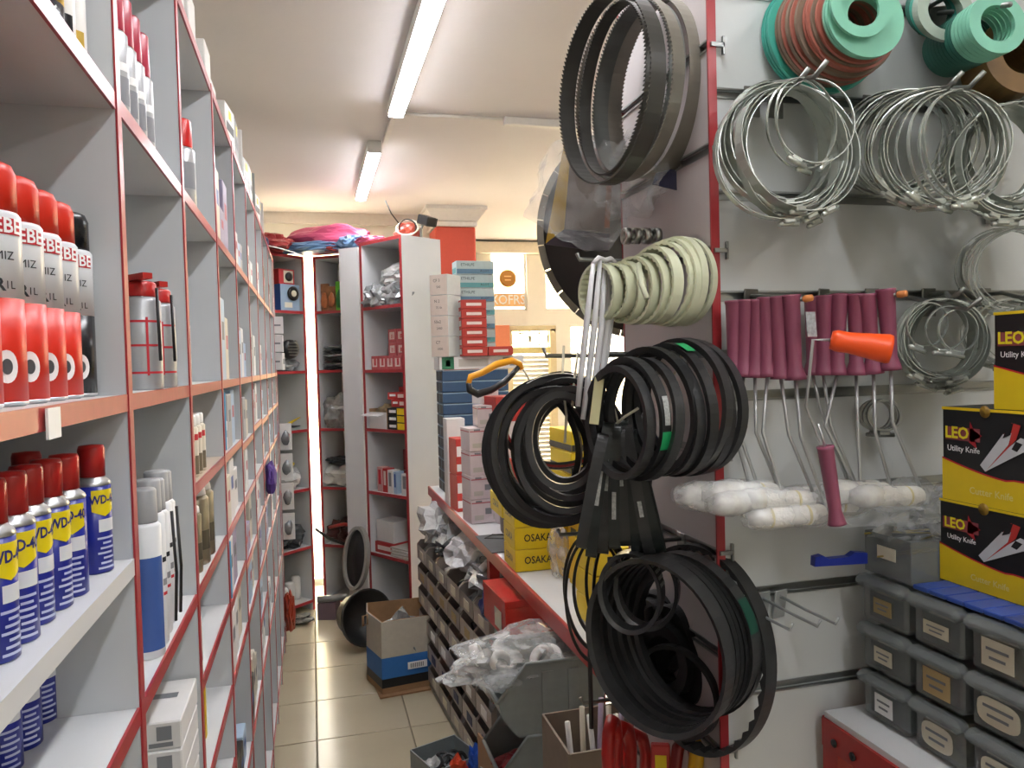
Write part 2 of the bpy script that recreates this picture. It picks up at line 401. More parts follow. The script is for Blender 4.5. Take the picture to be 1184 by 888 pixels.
def shelf(bay, z, m=white_board, edge=True):
    y0, y1 = DV[bay] + P18 / 2, DV[bay + 1] - P18 / 2; w = y1 - y0 - .0015
    o = MB().box(((FX - BX) / 2 + .003, 0, 0), (FX - BX - .012, w, P18), m).build('shelf', lu, (0, (y0 + y1) / 2, z - P18 / 2))
    MB().box((FX - BX - .0015, 0, 0), (.0035, w, P18 + .001), red_edge if edge else white_board).build('edge_band', o)
extra = {1: [1.44], 3: [1.452, 1.11, .75], 4: [1.45, 1.10], 5: [1.43, 1.08], 6: [1.45, 1.10, .75], 7: [1.44, 1.1], 8: [1.45, 1.1], 9: [1.45, 1.1], 10: [1.45]}
for bay in range(len(DV) - 1):
    for z in LV: shelf(bay, z)
    shelf(bay, 2.30)
    for z in extra.get(bay, []):
        shelf(bay, z, beige_board if (bay == 3 and z > 1.4) else white_board, not (bay == 1))
# price ticket on the near shelf edge
t = tag(MB().box((0, 0, 0), (.002, .03, .024), white_ink).build('price_ticket', None, (FX + .0035, .665, 1.612)), 'small white price ticket on the near red shelf edge', 'price ticket')
# ---- spray cans
red_can = mat('red_can_paint', '#d62a14', .38, var=.04); wht_can = mat('white_can_paint', '#d7dadd', .3, var=.03)
blk_can = mat('black_can_paint', '#15171a', .25); silver = mat('can_silver', '#c7c9cc', .3, .9)
blue_can = mat('deep_blue_can', '#1f2a8c', .28, var=.06); wd_yel = mat('can_yellow', '#e6cf12', .35, var=.04)
def be_can(y, body, label, group, x=-.248):
    r, h = .025, .195
    t = thing('spray_can', label, 'spray can', (x, y, 1.625), 0, group)
    A = math.atan2(-y, -x) + .62
    b = MB(); b.lathe([(r - .003, 0), (r, .002), (r, .004)], silver, n=28); b.lathe([(r, .004), (r, .086)], body, n=28); b.lathe([(r, .086), (r, .152), (r - .002, .155)], wht_can, n=28)
    b.build('body', t)
    MB().lathe([(r - .0022, .154), (r - .0022, .186), (r - .005, .193), (r - .009, .195), (0, .195)], red_can if body is red_can else blk_can, n=28).build('cap', t)
    q = MB(); R_ = r + .0005
    q.cpatch(A - .85, A + .5, .136, .149, R_, red_ink, 10); q.ctext('BEBE', .0165, R_ + .0004, .1425, A - .15, white_ink, sx=.95, bold=.02)
    q.ctext('CR', .0095, R_, .128, A - .6, ink); q.ctext('TEMIZ', .0095, R_, .119, A - .33, ink)
    q.ctext('CR', .014, R_, .096, A - .5, ink, bold=.03); q.ctext('1L', .009, R_, .096, A + .02, ink)
    for (da, z, ro, ri) in ((-.55, .022, .0065, .003), (-.2, .032, .0105, .005)):
        pts = []; a_ = A + da
        for ring_r, m_, o_ in ((ro, white_ink, .0004), (ri, mat('ring_centre_grey', '#4b4f52', .4), .0008)):  # white disc with a grey printed centre
            vs = [((R_ + o_) * math.cos(a_ + ring_r * .8 * math.cos(k * PI / 10) / r), (R_ + o_) * math.sin(a_ + ring_r * .8 * math.cos(k * PI / 10) / r), z + ring_r * 1.25 * math.sin(k * PI / 10)) for k in range(20)]
            q.add(vs, [tuple(range(20))], m_)
    q.build('label', t)['kind'] = 'stuff'
g = 'cleaner spray cans on the near shelf'
for i, y in enumerate((.694, .746, .797, .848)):
    be_can(y, red_can, 'red and white cleaner spray can, %s from the left on the near shelf' % ordn(i), g)
be_can(.900, blk_can, 'black capped spray can at the right end of the red cans', g)
be_can(.642, red_can, 'red and white cleaner spray can cut off by the left frame edge', g)
def wd_can(x, y, z, label, group, h=.135, r=.0172, turn=0.0, plain=False):
    t = thing('lubricant_can', label, 'spray can', (x, y, z), 0, group)
    A = math.atan2(-y, -x) + turn + .35; k = h / .135
    b = MB(); b.lathe([(r - .002, 0), (r, .0015), (r, .092 * k)], blue_can, n=24); b.lathe([(r, .092 * k), (r + .0006, .093 * k), (r - .0005, .096 * k), (r - .005, .1005 * k), (r - .006, .102 * k)], silver, n=24); b.build('body', t)
    MB().lathe([(r - .0045, .1015 * k), (r - .0042, .130 * k), (r - .0055, .134 * k), (0, .135 * k)], red_pl if not plain else white_pl, n=20).build('cap', t)
    q = MB(); R_ = r + .0004
    if not plain: q.cpatch(A - .75, A + .75, .060 * k, .088 * k, R_, wd_yel, 10, bot=lambda s_: abs(s_ - .5) * .012)
    if not plain: q.ctext('WD-40', .0125, R_ + .0004, .0775 * k, A, mat('navy_ink', '#1b1f6b', .5), sx=.78, bold=.03)
    q.cpatch(A - .4, A + .75, .044 * k, .057 * k, R_, wht_can, 6)
    for j in range(7): q.cpatch(A - .5 + .15 * (j % 3), A + .6 - .2 * (j % 2), (.005 + j * .0052) * k, (.0072 + j * .0052) * k, R_, mat('pale_ink', '#b9c0e0', .5), 5)
    q.build('label', t)
g = 'blue lubricant cans on the near lower shelf'
for i, (x, y, tn) in enumerate(((-.234, .595, .2), (-.234, .636, .45), (-.234, .678, .1), (-.236, .722, .4), (-.233, .762, .5), (-.230, .802, -.1), (-.228, .887, .3))):
    wd_can(x, y, 1.44, 'blue and yellow lubricant can with red cap, %s from the left in the front row' % ordn(i), g, turn=tn)
wd_can(-.275, .845, 1.44, 'blue and yellow lubricant can with red cap, half hidden behind the front row', g, turn=.2)
for i, (px, py) in enumerate(((46, 832), (26, 862), (2, 890))):
    p_ = at(px, py, Z=1.27); wd_can(p_.x, p_.y, 1.27, 'dark blue can on the lowest near shelf, %s from the right' % ordn(i), 'dark blue cans under the lubricant row', h=.15, r=.0185, plain=True)
# top shelf of near bay
gold = mat('gold_label', '#c7a545', .35, .4)
t = thing('adhesive_can', 'black and gold tin at the top left of the frame', 'tin', (-.235, .80, 1.96)); r = .022
q = MB(); q.lathe([(r, 0), (r + .0006, .002), (r, .004), (r, .006)], silver); q.lathe([(r, .006), (r, .034)], blk_can); q.lathe([(r, .034), (r, .085)], gold); q.lathe([(r, .085), (r, .16), (r - .003, .165), (0, .165)], white_pl); q.build('body', t)
q = MB(); A = math.atan2(-.8, .235) + .1; q.ctext('US66', .016, r + .0004, .023, A, white_ink, bold=.02); q.build('label', t)['kind'] = 'stuff'
for i, y in enumerate((.865, .905)):
    t = thing('slim_bottle', 'white slim bottle beside the gold tin, %s from the tin' % ordn(i), 'bottle', (-.235, y, 1.96))
    MB().lathe([(.013, 0), (.015, .003), (.015, .11), (.006, .125), (.006, .14), (0, .14)], white_pl, n=16).build('body', t); q = MB(); q.cpatch(-1.9, -.4, .01, .05, .0154, gold if i else blk_can, 8); q.build('label', t)
def tall_can(name, label, cat, x, y, z, r, h, mb, mc, capf=.25, group=None, stripe=None, nozzle=False):
    t = thing(name, label, cat, (x, y, z), 0, group)
    hb = h * (1 - capf)
    MB().lathe([(r * .93, 0), (r, .003), (r, hb - r * .25), (r * .8, hb), (r * .7, hb)], mb, n=20).build('body', t)
    q = MB(); q.lathe([(r * .82, hb), (r * .84, hb + .002), (r * .8, h - .003), (r * .7, h), (0, h)], mc, n=20)
    if nozzle: q.box((r * .7, -r * .5, h + .004), (r * 2.2, r * .5, .008), mc, RZ(-.9))
    q.build('cap', t)
    if stripe:
        A = math.atan2(-y, -x); q = MB()
        for (z0, z1, m_) in stripe: q.cpatch(A - 1.2, A + 1.2, z0 * h, z1 * h, r + .0005, m_, 10)
        o_ = q.build('label', t)
        if len(stripe) > 1: o_['kind'] = 'stuff'
    return t
greyc = mat('grey_can', '#a9abad', .35, .3)
for i, y in enumerate((.985, 1.035, 1.085, 1.135, 1.19)):
    tall_can('spray_can', 'slim silver spray can with crimson cap, %s along the top shelf' % ordn(i), 'spray can', -.225, y, 1.96, .019, .17, greyc, mat('crimson_cap', '#a51d38', .3), .36, 'crimson capped cans on the top shelf', [(.1, .3, mat('pale_grey_ink', '#85878c', .5)), (.34, .4, white_ink)])
for i, (x, y) in enumerate(((-.227, 1.155), (-.226, 1.262))):
    t = tall_can('tyre_foam_can', 'wide silver can with red lid and black straw, %s from the aisle divider' % ('second' if i == 0 else 'first'), 'spray can', x, y, 1.625, .0262, .15, greyc, red_pl, .14, 'silver cans with red lids', [(.15, .17, red_ink), (.4, .42, red_ink), (.62, .64, red_ink)], True)
    q = MB(); q.tube([(.025, -.02, .14), (.027, -.022, .04)], .0022, black_pl, n=6); q.build('straw', t)
    A = math.atan2(-y, -x); q = MB(); q.cpatch(A + .2, A + .32, .02, .1, .0268, red_ink, 3); q.build('print', t)
# bay with blue/white sealant boxes
bl2 = mat('mid_blue_print', '#3d5c9e', .45)
for i, y in enumerate((1.10, 1.146, 1.192, 1.238, 1.284)):
    x = -.223 - .003 * i
    t = tall_can('foam_can', 'tall pale grey can with grey cap, %s from the front in the low bay' % ordn(i), 'spray can', x, y, 1.27, .021, .225 + .006 * (i % 2), wht_can, mat('grey_cap', '#9a9c9e', .4), .2, 'pale grey cans in the low bay', [(.05, .6, bl2)] if i == 0 else [(.3, .32, red_ink), (.36, .4, mat('pale_grey_ink', '#85878c', .5)), (.5, .53, ink)])
for i, y in enumerate((1.10, 1.14)):
    tag(MB().tube([(0, 0, .02), (.004, -.004, .09), (.002, -.012, .18)], .0022, black_pl, n=6).build('nozzle_tube', None, (-.2, y + .07, 1.272)), 'thin black nozzle tube leaning on the pale cans, %s' % ('nearer' if i == 0 else 'further'), 'tube')
# cartons lower
def carton(name, label, cat, loc, size, rotz=0.0, m=wcard, group=None, bev=.002, stickers=(), lid=None, tape=None):
    """loc = bottom centre. stickers: (face, u, v, w, h, material) in fractions of the face; face in '-y','-x','+x','z'"""
    t = thing(name, label, cat, loc, rotz, group); w, d_, h = size
    MB().box((0, 0, h / 2), size, m, bev=bev).build('body', t)
    if lid:
        MB().box((0, 0, h - h * .09), (w + .003, d_ + .003, h * .2), lid, bev=bev).build('lid', t)
    if tape: MB().box((0, 0, h + .0004), (w * .98, d_ * .16, .001), tape).build('tape', t)
    if stickers:
        q = MB()
        for s_ in stickers:
            f_, u, v, sw, sh, m_ = s_[:6]; o_ = .0022 if lid else .0007
            if f_ == '-y': M = frame((0, -d_ / 2 - o_, h / 2), (1, 0, 0), (0, 0, 1)); fw, fh = w, h
            elif f_ == '-x': M = frame((-w / 2 - o_, 0, h / 2), (0, -1, 0), (0, 0, 1)); fw, fh = d_, h
            elif f_ == '+x': M = frame((w / 2 + o_, 0, h / 2), (0, 1, 0), (0, 0, 1)); fw, fh = d_, h
            else: M = frame((0, 0, h + o_), (1, 0, 0), (0, 1, 0)); fw, fh = w, d_
            if isinstance(sw, str): q.text(sw, sh, m_, M @ T(u * fw, v * fh, .0003), sx=s_[6] if len(s_) > 6 else 1, bold=s_[7] if len(s_) > 7 else 0)
            else: q.rect((u - sw / 2) * fw, (v - sh / 2) * fh, (u + sw / 2) * fw, (v + sh / 2) * fh, m_, M)
        o_ = q.build('print', t)
        if len(stickers) > 1: o_['kind'] = 'stuff'
    return t
grey_ink = mat('grey_ink', '#7d8084', .6); rose = mat('rose_ink', '#b4626c', .6)
bs = [('-y', -.25, .2, .4, .16, rose), ('-y', .25, .1, .22, .5, grey_ink), ('-y', .2, -.3, .35, .16, grey_ink), ('-y', -.3, -.3, .3, .05, grey_ink), ('z', .1, .1, .4, .12, grey_ink)]
for i in range(5):
    carton('carton', 'white carton with grey and rose print, %s from the top of the low pile' % ordn(4 - i), 'carton', (-.252, 1.285 - .004 * (i % 2), .92 + i * .0425), (.095, .16, .042), 0.0, wcard, 'white cartons in the low bay', stickers=bs)
carton('note_pad', 'narrow white box standing behind the carton pile', 'box', (-.33, 1.285, .92), (.03, .06, .12))
# bay 3 contents
bigred = mat('bright_red_cap', '#c41712', .3)
tall_can('spray_can', 'big silver can with tall red cap on upper shelf past the slim cans', 'spray can', -.24, 1.475, 1.96, .03, .185, greyc, bigred, .25)
tall_can('spray_can', 'silver can with red cap below and beside the tall red capped can', 'spray can', -.225, 1.56, 1.96, .024, .165, greyc, bigred, .32, stripe=[(.2, .5, mat('pale_grey_ink', '#85878c', .5))])
tall_can('spray_can', 'small red capped can squeezed beside the big silver can', 'spray can', -.245, 1.41, 1.96, .02, .14, wht_can, bigred, .2)
for i in range(3): tall_can('glue_tube', 'white and red tube with pointed red nozzle, %s on the middle shelf' % ordn(i), 'tube', -.235, 1.42 + i * .055, 1.625, .018, .15 - .01 * i, wht_can, bigred, .12, 'white and red tubes on the middle shelf', [(.1, .3, mat('green_print', '#2f8a55', .5)), (.35, .6, ink), (.62, .8, red_ink)], True)
for i in range(5): tall_can('oil_bottle', 'slim cream bottle with white cap, %s in the beige shelf row' % ordn(i), 'bottle', -.225, 1.42 + i * .048, 1.452, .017, .115, mat('cream_bottle', '#cfc6b4', .4), white_pl, .18, 'slim cream bottles in a row', [(.05, .35, mat('brown_print', '#6e6350', .5)), (.6, .7, red_ink)])
brass = mat('brassy_tin', '#8f8874', .3, .7)
for i, (x, y, h) in enumerate(((-.23, 1.43, .12), (-.232, 1.475, .12), (-.228, 1.53, .125), (-.235, 1.60, .15), (-.235, 1.675, .15))):
    tall_can('metal_flask', 'brassy metal flask with white lid, %s along the red edged shelf' % ordn(i), 'flask', x, y, 1.27, .018 if i < 3 else .03, h, brass, white_pl, .1, 'brassy flasks on the red edged shelf', [(.2, .45, mat('dark_brown_print', '#4c4738', .5))])
dbl = mat('dark_blue_pack', '#26389a', .4)
for i in range(4): carton('blister_pack', 'small blue box, %s from the top of the hanging blue column' % ordn(3 - i), 'box', (-.222, 1.425, .92 + i * .048), (.02, .05, .046), 0, dbl, 'blue boxes stacked at the shelf front', stickers=[('+x', 0, 0, .6, .4, mat('pale_ink', '#b9c0e0', .5)), ('-y', 0, 0, .6, .4, mat('pale_ink', '#b9c0e0', .5))])
tall_can('spray_bottle', 'white bottle with bright blue cap on shelf below the flasks', 'bottle', -.23, 1.50, 1.11, .018, .11, white_pl, mat('bright_blue_cap', '#2344c8', .35), .3)
carton('yellow_pack', 'yellow and black pack standing on a low white shelf', 'pack', (-.25, 1.60, .92), (.05, .02, .14), 0, yel, stickers=[('-y', 0, .3, .9, .12, blk), ('-y', 0, -.35, .8, .14, blk)])
for i in range(3): tag(MB().lathe([(.028, 0), (.03, .003), (.03, .04), (.033, .042), (.033, .05), (0, .052)], white_pl, n=24).build('plastic_tub', None, (-.24, 1.46 + .075 * (i % 2), .75 + .0525 * (i // 2))), 'white plastic tub low on the left shelf, %s' % ('nearest', 'further along', 'upper of the pair')[i], 'tub', 'white tubs low on the shelf')
# bay 4+: narrow slivers of goods
sky = mat('sky_blue_card', '#55a9d6', .5)
def card_pack(label, x, y, z, w, h, m, prints, group=None):
    t = thing('card_pack', label, 'card pack', (x, y, z), 0, group)
    MB().box((0, 0, h / 2), (w, .012, h), m, bev=.001).build('card', t); q = MB()
    for (u, v, pw, ph, m_) in prints:
        q.rect((u - pw / 2) * w, (v - ph / 2) * h + h / 2, (u + pw / 2) * w, (v + ph / 2) * h + h / 2, m_, frame((0, -.0068, 0), (1, 0, 0), (0, 0, 1)))
    q.build('print', t)
    return t
for k, (z, lab) in enumerate(((1.45, 'upper'), (1.10, 'lower'))):
    card_pack('sky blue hang pack with red and white print, %s of the two' % lab, -.222, 1.885, z + .012, .05, .135, sky, [(0, 0, .8, .3, white_ink), (0, .02, .5, .2, red_ink)], 'sky blue packs at the shelf front')
ri = random.Random(3)
cols = [('white', wcard), ('grey', mat('grey_card', '#a7a9ab', .5)), ('white', wcard), ('pale violet', mat('pale_violet_card', '#9a93ad', .5)), ('cream', mat('cream_card', '#cfc8b8', .5)), ('white', wcard), ('pale blue', mat('pale_blue_card', '#a8bfd6', .5)), ('black', blk)]
bayname = {4: 'fourth', 5: 'fifth', 6: 'sixth', 7: 'seventh', 8: 'eighth', 9: 'ninth', 10: 'tenth'}
for bay in range(4, 11):
    levels = sorted(LV + extra.get(bay, []))
    for li, z in enumerate(levels):
        if z < .5: continue
        nxt = (levels + [2.30])[li + 1]; gap = nxt - z - .03
        n = 3 if DV[bay + 1] - DV[bay] > .3 else 1
        for k in range(n):
            y = DV[bay + 1] - .31 * (n > 1) - .07 + k * .125 + ri.random() * .02
            h = min(gap, .07 + ri.random() * .13); w = .05 + ri.random() * .05; cn, cm = cols[ri.randrange(len(cols))]
            if ri.random() < .2: continue
            nm = ('low', 'knee high', 'waist high', 'chest high', 'eye level', 'upper', 'top', 'topmost', 'highest')[min(li, 8)]
            lab = '%s box, %s on the %s shelf of the %s left bay' % (cn, ('first', 'second', 'last')[k], nm, bayname[bay])
            carton('goods_box', lab, 'box', (-.203 - w / 2 - .004 * k, y, z), (w, .07 + ri.random() * .03, h), 0, cm, 'goods boxes in the left shelves', stickers=[('-y', 0, .1, .6, .25, (red_ink, bl2, grey_ink, yel)[ri.randrange(4)]), ('+x', 0, .1, .5, .22, (rose, bl2, grey_ink, grey_ink)[ri.randrange(4)])])
# boxes on top of the unit
for i, (y, h, w) in enumerate(((1.50, .13, .13), (1.62, .10, .1), (1.78, .16, .1), (1.95, .12, .12), (2.15, .1, .1))):
    carton('carton', 'plain white carton on top of the left shelving, %s from the near end' % ordn(i), 'carton', (-.275, y, 2.30), (w, .10, h), 0, wcard, 'cartons on top of the shelving', tape=paper)
for i in range(9):
    y = 2.42 + i * .2; h = .13 + .02 * (i % 3)
    carton('long_box', 'dark and white long box on top of the left shelving, %s towards the back' % ordn(i), 'box', (-.27, y, 2.30), (.12, .13, h), .1 * ((i % 3) - 1), mat('grey_green_card', '#7b807c', .5) if i % 2 else wcard, 'long boxes on the shelving top', stickers=[('+x', 0, 0, .8, .2, blk), ('-y', 0, 0, .3, .9, blk), ('+x', 0, .3, .3, .2, yel)])
# ================================================================== CORNER RACKS AT THE END OF THE AISLE
def rack(label, p0, p1, depth, levels, top, name='corner_rack'):
    d_ = Vector((p1[0] - p0[0], p1[1] - p0[1])); w = d_.length
    t = thing(name, label, 'shelving', (p0[0], p0[1], 0), math.atan2(d_.y, d_.x))
    for x in (P18 / 2, w - P18 / 2):
        o = MB().box((x, depth / 2, top / 2), (P18, depth, top), white_board).build('side_panel', t)
        MB().box((x, -.001, top / 2), (P18 + .001, .003, top), red_edge).build('edge_band', o)
    for z in levels + [top]:
        o = MB().box((w / 2, depth / 2 + .002, z - P18 / 2), (w - 2 * P18 - .001, depth - .012, P18), white_board).build('shelf', t)
        MB().box((w / 2, .001, z - P18 / 2), (w - 2 * P18, .004, P18 + .001), red_edge).build('edge_band', o)
    MB().box((w / 2, depth - .004, top / 2), (w - 2 * P18 - .001, .006, top), mat('rack_back', '#b9b6a6', .6)).build('back_panel', t)
    M = T(p0[0], p0[1], 0) @ RZ(math.atan2(d_.y, d_.x))
    return M, w, math.atan2(d_.y, d_.x)
lvc = [.07, .44, .835, 1.235, 1.63, 2.03]
ML, wl, al = rack('white corner rack with red edges left of the bright gap', (-.335, 5.05), (-.028, 5.325), .30, lvc, 2.40)
MR, wr, ar = rack('white corner rack with red edges right of the bright gap', (.034, 5.33), (.335, 5.14), .30, lvc, 2.40)
MP, wp, ap = rack('white rack with red edges standing at the turn of the aisle', (.307, 4.73), (.522, 4.39), .30, [.10, .506, .885, 1.27, 1.627, 2.007], 2.40, 'display_rack')
tag(MB().box((0, 0, 1.19), (.145, .016, 2.38), white_board).build('filler_panel', None, (.247, 4.80, 0), -.72), 'tall plain white panel beside the rack at the turn of the aisle', 'panel')
def bag(name, label, cat, loc, size, m, rotz=0.0, seed=1, amp=.3, freq=2.0, group=None, sharp=True, sub=3):
    return tag(MB().blob(size, m, amp=amp, freq=freq, seed=seed, sharp=sharp, sub=sub).build(name, None, loc, rotz), label, cat, group)
silverbag = mat('silvery_bag', '#9ea2a4', .18, .25, var=.5, scale=25, bump=.9, bscale=40)
whitebag = mat('white_bag', '#c9cbca', .2, 0, var=.2, scale=20, bump=.9, bscale=40)
darkbag = mat('dark_bag', '#3d4244', .2, .1, var=.5, scale=25, bump=.9, bscale=40)
browny = mat('brown_pouch', '#8a5a36', .35, var=.3); greenp = mat('green_pouch', '#5fae2c', .35, var=.2); dkgreen = mat('dark_green', '#2d6b2e', .4, var=.3)
def inr(M, x, y, z): return M @ Vector((x, y, z))
wL, wR = 'corner rack left of the bright gap', 'corner rack right of the bright gap'
# left corner rack
t = carton('speaker_box', 'pale blue box with black ring picture on the %s' % wL, 'box', inr(ML, wl - .115, .06, 2.03), (.16, .1, .175), al, mat('pale_blue_box', '#8fa6bd', .5), stickers=[('-x', 0, 0, 1, 1, bl2), ('-y', -.1, -.28, .4, .2, paper)])
q = MB(); M = frame((.02, -.052, .115), (1, 0, 0), (0, 0, 1)); q.lathe([(.044, 0), (.048, .008), (.03, .016), (.022, .012)], black_pl, M, 24); q.lathe([(.022, .01), (.02, .016), (0, .017)], paper, M, 20); q.build('ring', t)
t = carton('motor_box', 'red box with dark ring picture on top of the pale blue box', 'box', inr(ML, wl - .13, .07, 2.206), (.13, .1, .10), al, mat('red_box', '#b22c30', .5), stickers=[('-y', .1, 0, .6, .8, paper)])
q = MB(); q.lathe([(.03, 0), (.03, .006), (.012, .01), (0, .01)], black_pl, frame((.015, -.052, .05), (1, 0, 0), (0, 0, 1)), 20); q.build('ring', t)
carton('green_box', 'tall lime green box at the left end of the rack by the gap', 'box', inr(ML, .075, .05, 2.03), (.05, .12, .26), al, greenp)
carton('small_box', 'plain white box between the green and the pale blue boxes', 'box', inr(ML, .145, .06, 2.03), (.05, .1, .12), al, wcard)
carton('parts_box', 'dark red box behind the red ring box', 'box', inr(ML, .185, .19, 2.03), (.1, .12, .25), al, mat('dark_red_box', '#5f2226', .5))
q = MB(); q.lathe([(.06, 0), (.065, .02), (.06, .05), (.03, .055), (0, .05)], black_pl, n=24)
for k in range(5): q.box((0, -.04 + k * .02, .056), (.09 - abs(k - 2) * .015, .006, .006), dsteel)
o = q.build('vent_fan'); o.matrix_world = inr(ML, wl - .11, .05, 1.76) and (T(inr(ML, wl - .13, .04, 1.775)) @ RZ(al) @ RX(PI / 2)); tag(o, 'black round slotted fan lying on pouches left of the gap', 'fan')
bag('pouch', 'grey plastic pouch under the black fan', 'pouch', inr(ML, wl - .13, .08, 1.63), (.22, .12, .09), silverbag, al, 3)
bag('pouch', 'small teal pouch left of the black fan', 'pouch', inr(ML, wl - .21, .06, 1.715), (.05, .05, .05), mat('teal_pouch', '#3fae9b', .35), al, 4)
bag('pouch', 'black pouch hanging right above the black fan', 'pouch', inr(ML, wl - .05, .07, 1.78), (.05, .05, .06), darkbag, al, 5)
q = MB()
for s_ in (-1, 1): q.tube([(-.10, 0, .01 + .012 * s_), (-.02, 0, .02), (.06, 0, .03 - .02 * s_), (.13, 0, .02 - .03 * s_ + .02)], [.011, .012, .008, .003], yel if s_ < 0 else black_pl, n=8)
tag(q.build('pliers', None, inr(ML, wl - .14, .05, 1.245), al + .15), 'yellow and black pliers lying on the rack left of the gap', 'pliers')
for i in range(6):
    zz = 1.26 + .06 * i
    tag(MB().box((0, 0, .02), (.035, .05, .05), yel if i % 2 else mat('tan_card', '#b09a6a', .5), bev=.006).build('tape_measure', None, inr(ML, .04 + .012 * (i % 2), -.012, zz - .015)), 'yellow tape measure hanging in a column at the shelf end, %s from the bottom' % ordn(i), 'tape measure', 'tape measures hanging at the shelf end')
bag('plastic_bag', 'white knotted bag of parts on the waist high rack shelf left of the gap', 'bag', inr(ML, wl - .16, .1, .835), (.26, .16, .17), whitebag, al, 6, .35)
bag('pouch', 'yellow pouch resting on the white knotted bag', 'pouch', inr(ML, wl - .12, .08, .99), (.09, .06, .035), mat('yellow_pouch', '#b7a22c', .3), al, 7)
bag('plastic_bag', 'dark silvery bag on the knee high rack shelf left of the gap', 'bag', inr(ML, wl - .15, .1, .44), (.26, .16, .16), darkbag, al, 8, .35)
for i in range(3): tag(MB().lathe([(.03, 0), (.033, .004), (.033, .1 + .02 * i), (.026, .115 + .02 * i), (0, .117 + .02 * i)], white_pl, n=18).build('plastic_jar', None, inr(ML, wl - .2 + .07 * i, .08 + .02 * i, .07)), 'white plastic jar on the lowest corner shelf, %s from the left' % ordn(i), 'jar', 'white jars on the lowest corner shelf')
bag('plastic_bag', 'clear bag with red and blue card on the lowest corner shelf', 'bag', inr(ML, .09, .06, .07), (.12, .12, .22), whitebag, al, 9)
for i, zz in enumerate((.62, .80, .98, 1.16)):
    t = thing('blister_card', 'white blister pack hanging at the end of the left shelves, %s from the bottom' % ordn(i), 'blister pack', (-.162, 4.735, zz), 0, 'blister packs hanging at the shelf end')
    MB().box((0, 0, .08), (.07, .006, .16), white_pl, bev=.002).build('card', t); MB().blob((.05, .03, .09), silverbag, T(0, -.014, .03), amp=.2, seed=i, sub=2, flat=False).build('blister', t)
for i, zz in enumerate((1.64, 1.745, 1.85)):
    carton('slim_carton', 'slim white carton jutting out at the end of the left shelves, %s from the bottom' % ordn(i), 'carton', (-.19, 4.645, zz), (.07, .10, .10), .1 * (i - 1), wcard, 'slim cartons jutting out at the shelf end', stickers=[('-y', 0, 0, .6, .1, grey_ink), ('+x', 0, 0, .6, .3, grey_ink)])
bag('pouch', 'violet bottle shaped pouch jutting from the left shelves', 'pouch', (-.19, 3.5, 1.10), (.05, .08, .16), mat('violet_card', '#5a3f8f', .5), 0, 98, .15)
bag('pouch', 'red crumpled pack low at the end of the left shelves', 'pouch', (-.17, 4.65, .10), (.06, .12, .25), mat('red_pouch', '#b4452f', .4, var=.2), 0, 99, .3)
# right corner rack
for i, (x, m_, n_, h) in enumerate(((.05, browny, 'orange brown', .19), (.105, browny, 'brown', .17), (.165, greenp, 'bright green', .2))):
    t = thing('tool_pouch', '%s bubble pack standing on the upper shelf right of the gap' % n_, 'pack', inr(MR, x, .06, 2.03), ar, 'bubble packs right of the gap')
    MB().box((0, 0, h / 2), (.062, .02, h), m_, bev=.004).build('card', t); MB().blob((.05, .03, h * .6), dkgreen if m_ is greenp else mat('orange_blister', '#b5683a', .3, var=.4), T(0, -.014, .02), amp=.25, seed=i + 20, sub=2, flat=False).build('blister', t)
carton('flat_box', 'white box lying under the bubble packs', 'box', inr(MR, .16, .15, 2.03), (.2, .1, .03), ar, wcard)
carton('panel_box', 'flat white box standing high behind the bubble packs', 'box', inr(MR, .16, .255, 2.03), (.22, .05, .3), ar, wcard)
for i in range(6): bag('chain_pack', 'silver and black chain pack, %s from the bottom of the pile' % ordn(i), 'pack', inr(MR, .13, .08, 1.63 + i * .029), (.22, .12, .027), silverbag if i % 2 else darkbag, ar, 30 + i, .2, 5, 'chain packs piled on the rack right of the gap', sub=3)
bag('plastic_bag', 'big grey crumpled bag on the chest high shelf right of the gap', 'bag', inr(MR, .125, .08, 1.235), (.26, .16, .24), silverbag, ar, 40, .4)
bag('plastic_bag', 'grey white bag of fittings on the waist high shelf right of the gap', 'bag', inr(MR, .125, .08, .835), (.27, .16, .16), whitebag, ar, 41, .4)
bag('plastic_bag', 'dark bag lying on top of the grey white fittings bag', 'bag', inr(MR, .125, .08, .985), (.22, .1, .06), darkbag, ar, 42, .4)
bag('tool_roll', 'red and black tool heap on the knee high shelf right of the gap', 'tools', inr(MR, .125, .08, .44), (.22, .13, .16), mat('dark_tools', '#4a2422', .3, var=.8, scale=30), ar, 43, .5)
q = MB(); q.tube([(-.12, 0, .02), (0, -.01, .05), (.12, 0, .03)], .012, red_pl, n=8); tag(q.build('red_lever', None, inr(MR, .16, .03, .53), ar), 'red tool handle lying across the dark tool heap', 'tool')
q = MB(); q.tube([(-.16, -.02, .1), (-.05, -.03, .04), (.08, -.02, .0), (.16, -.02, .02)], .011, black_pl, n=8); tag(q.build('black_hose', None, inr(MR, .13, -.01, .45), ar), 'black hose end sticking out across the bright gap', 'hose')
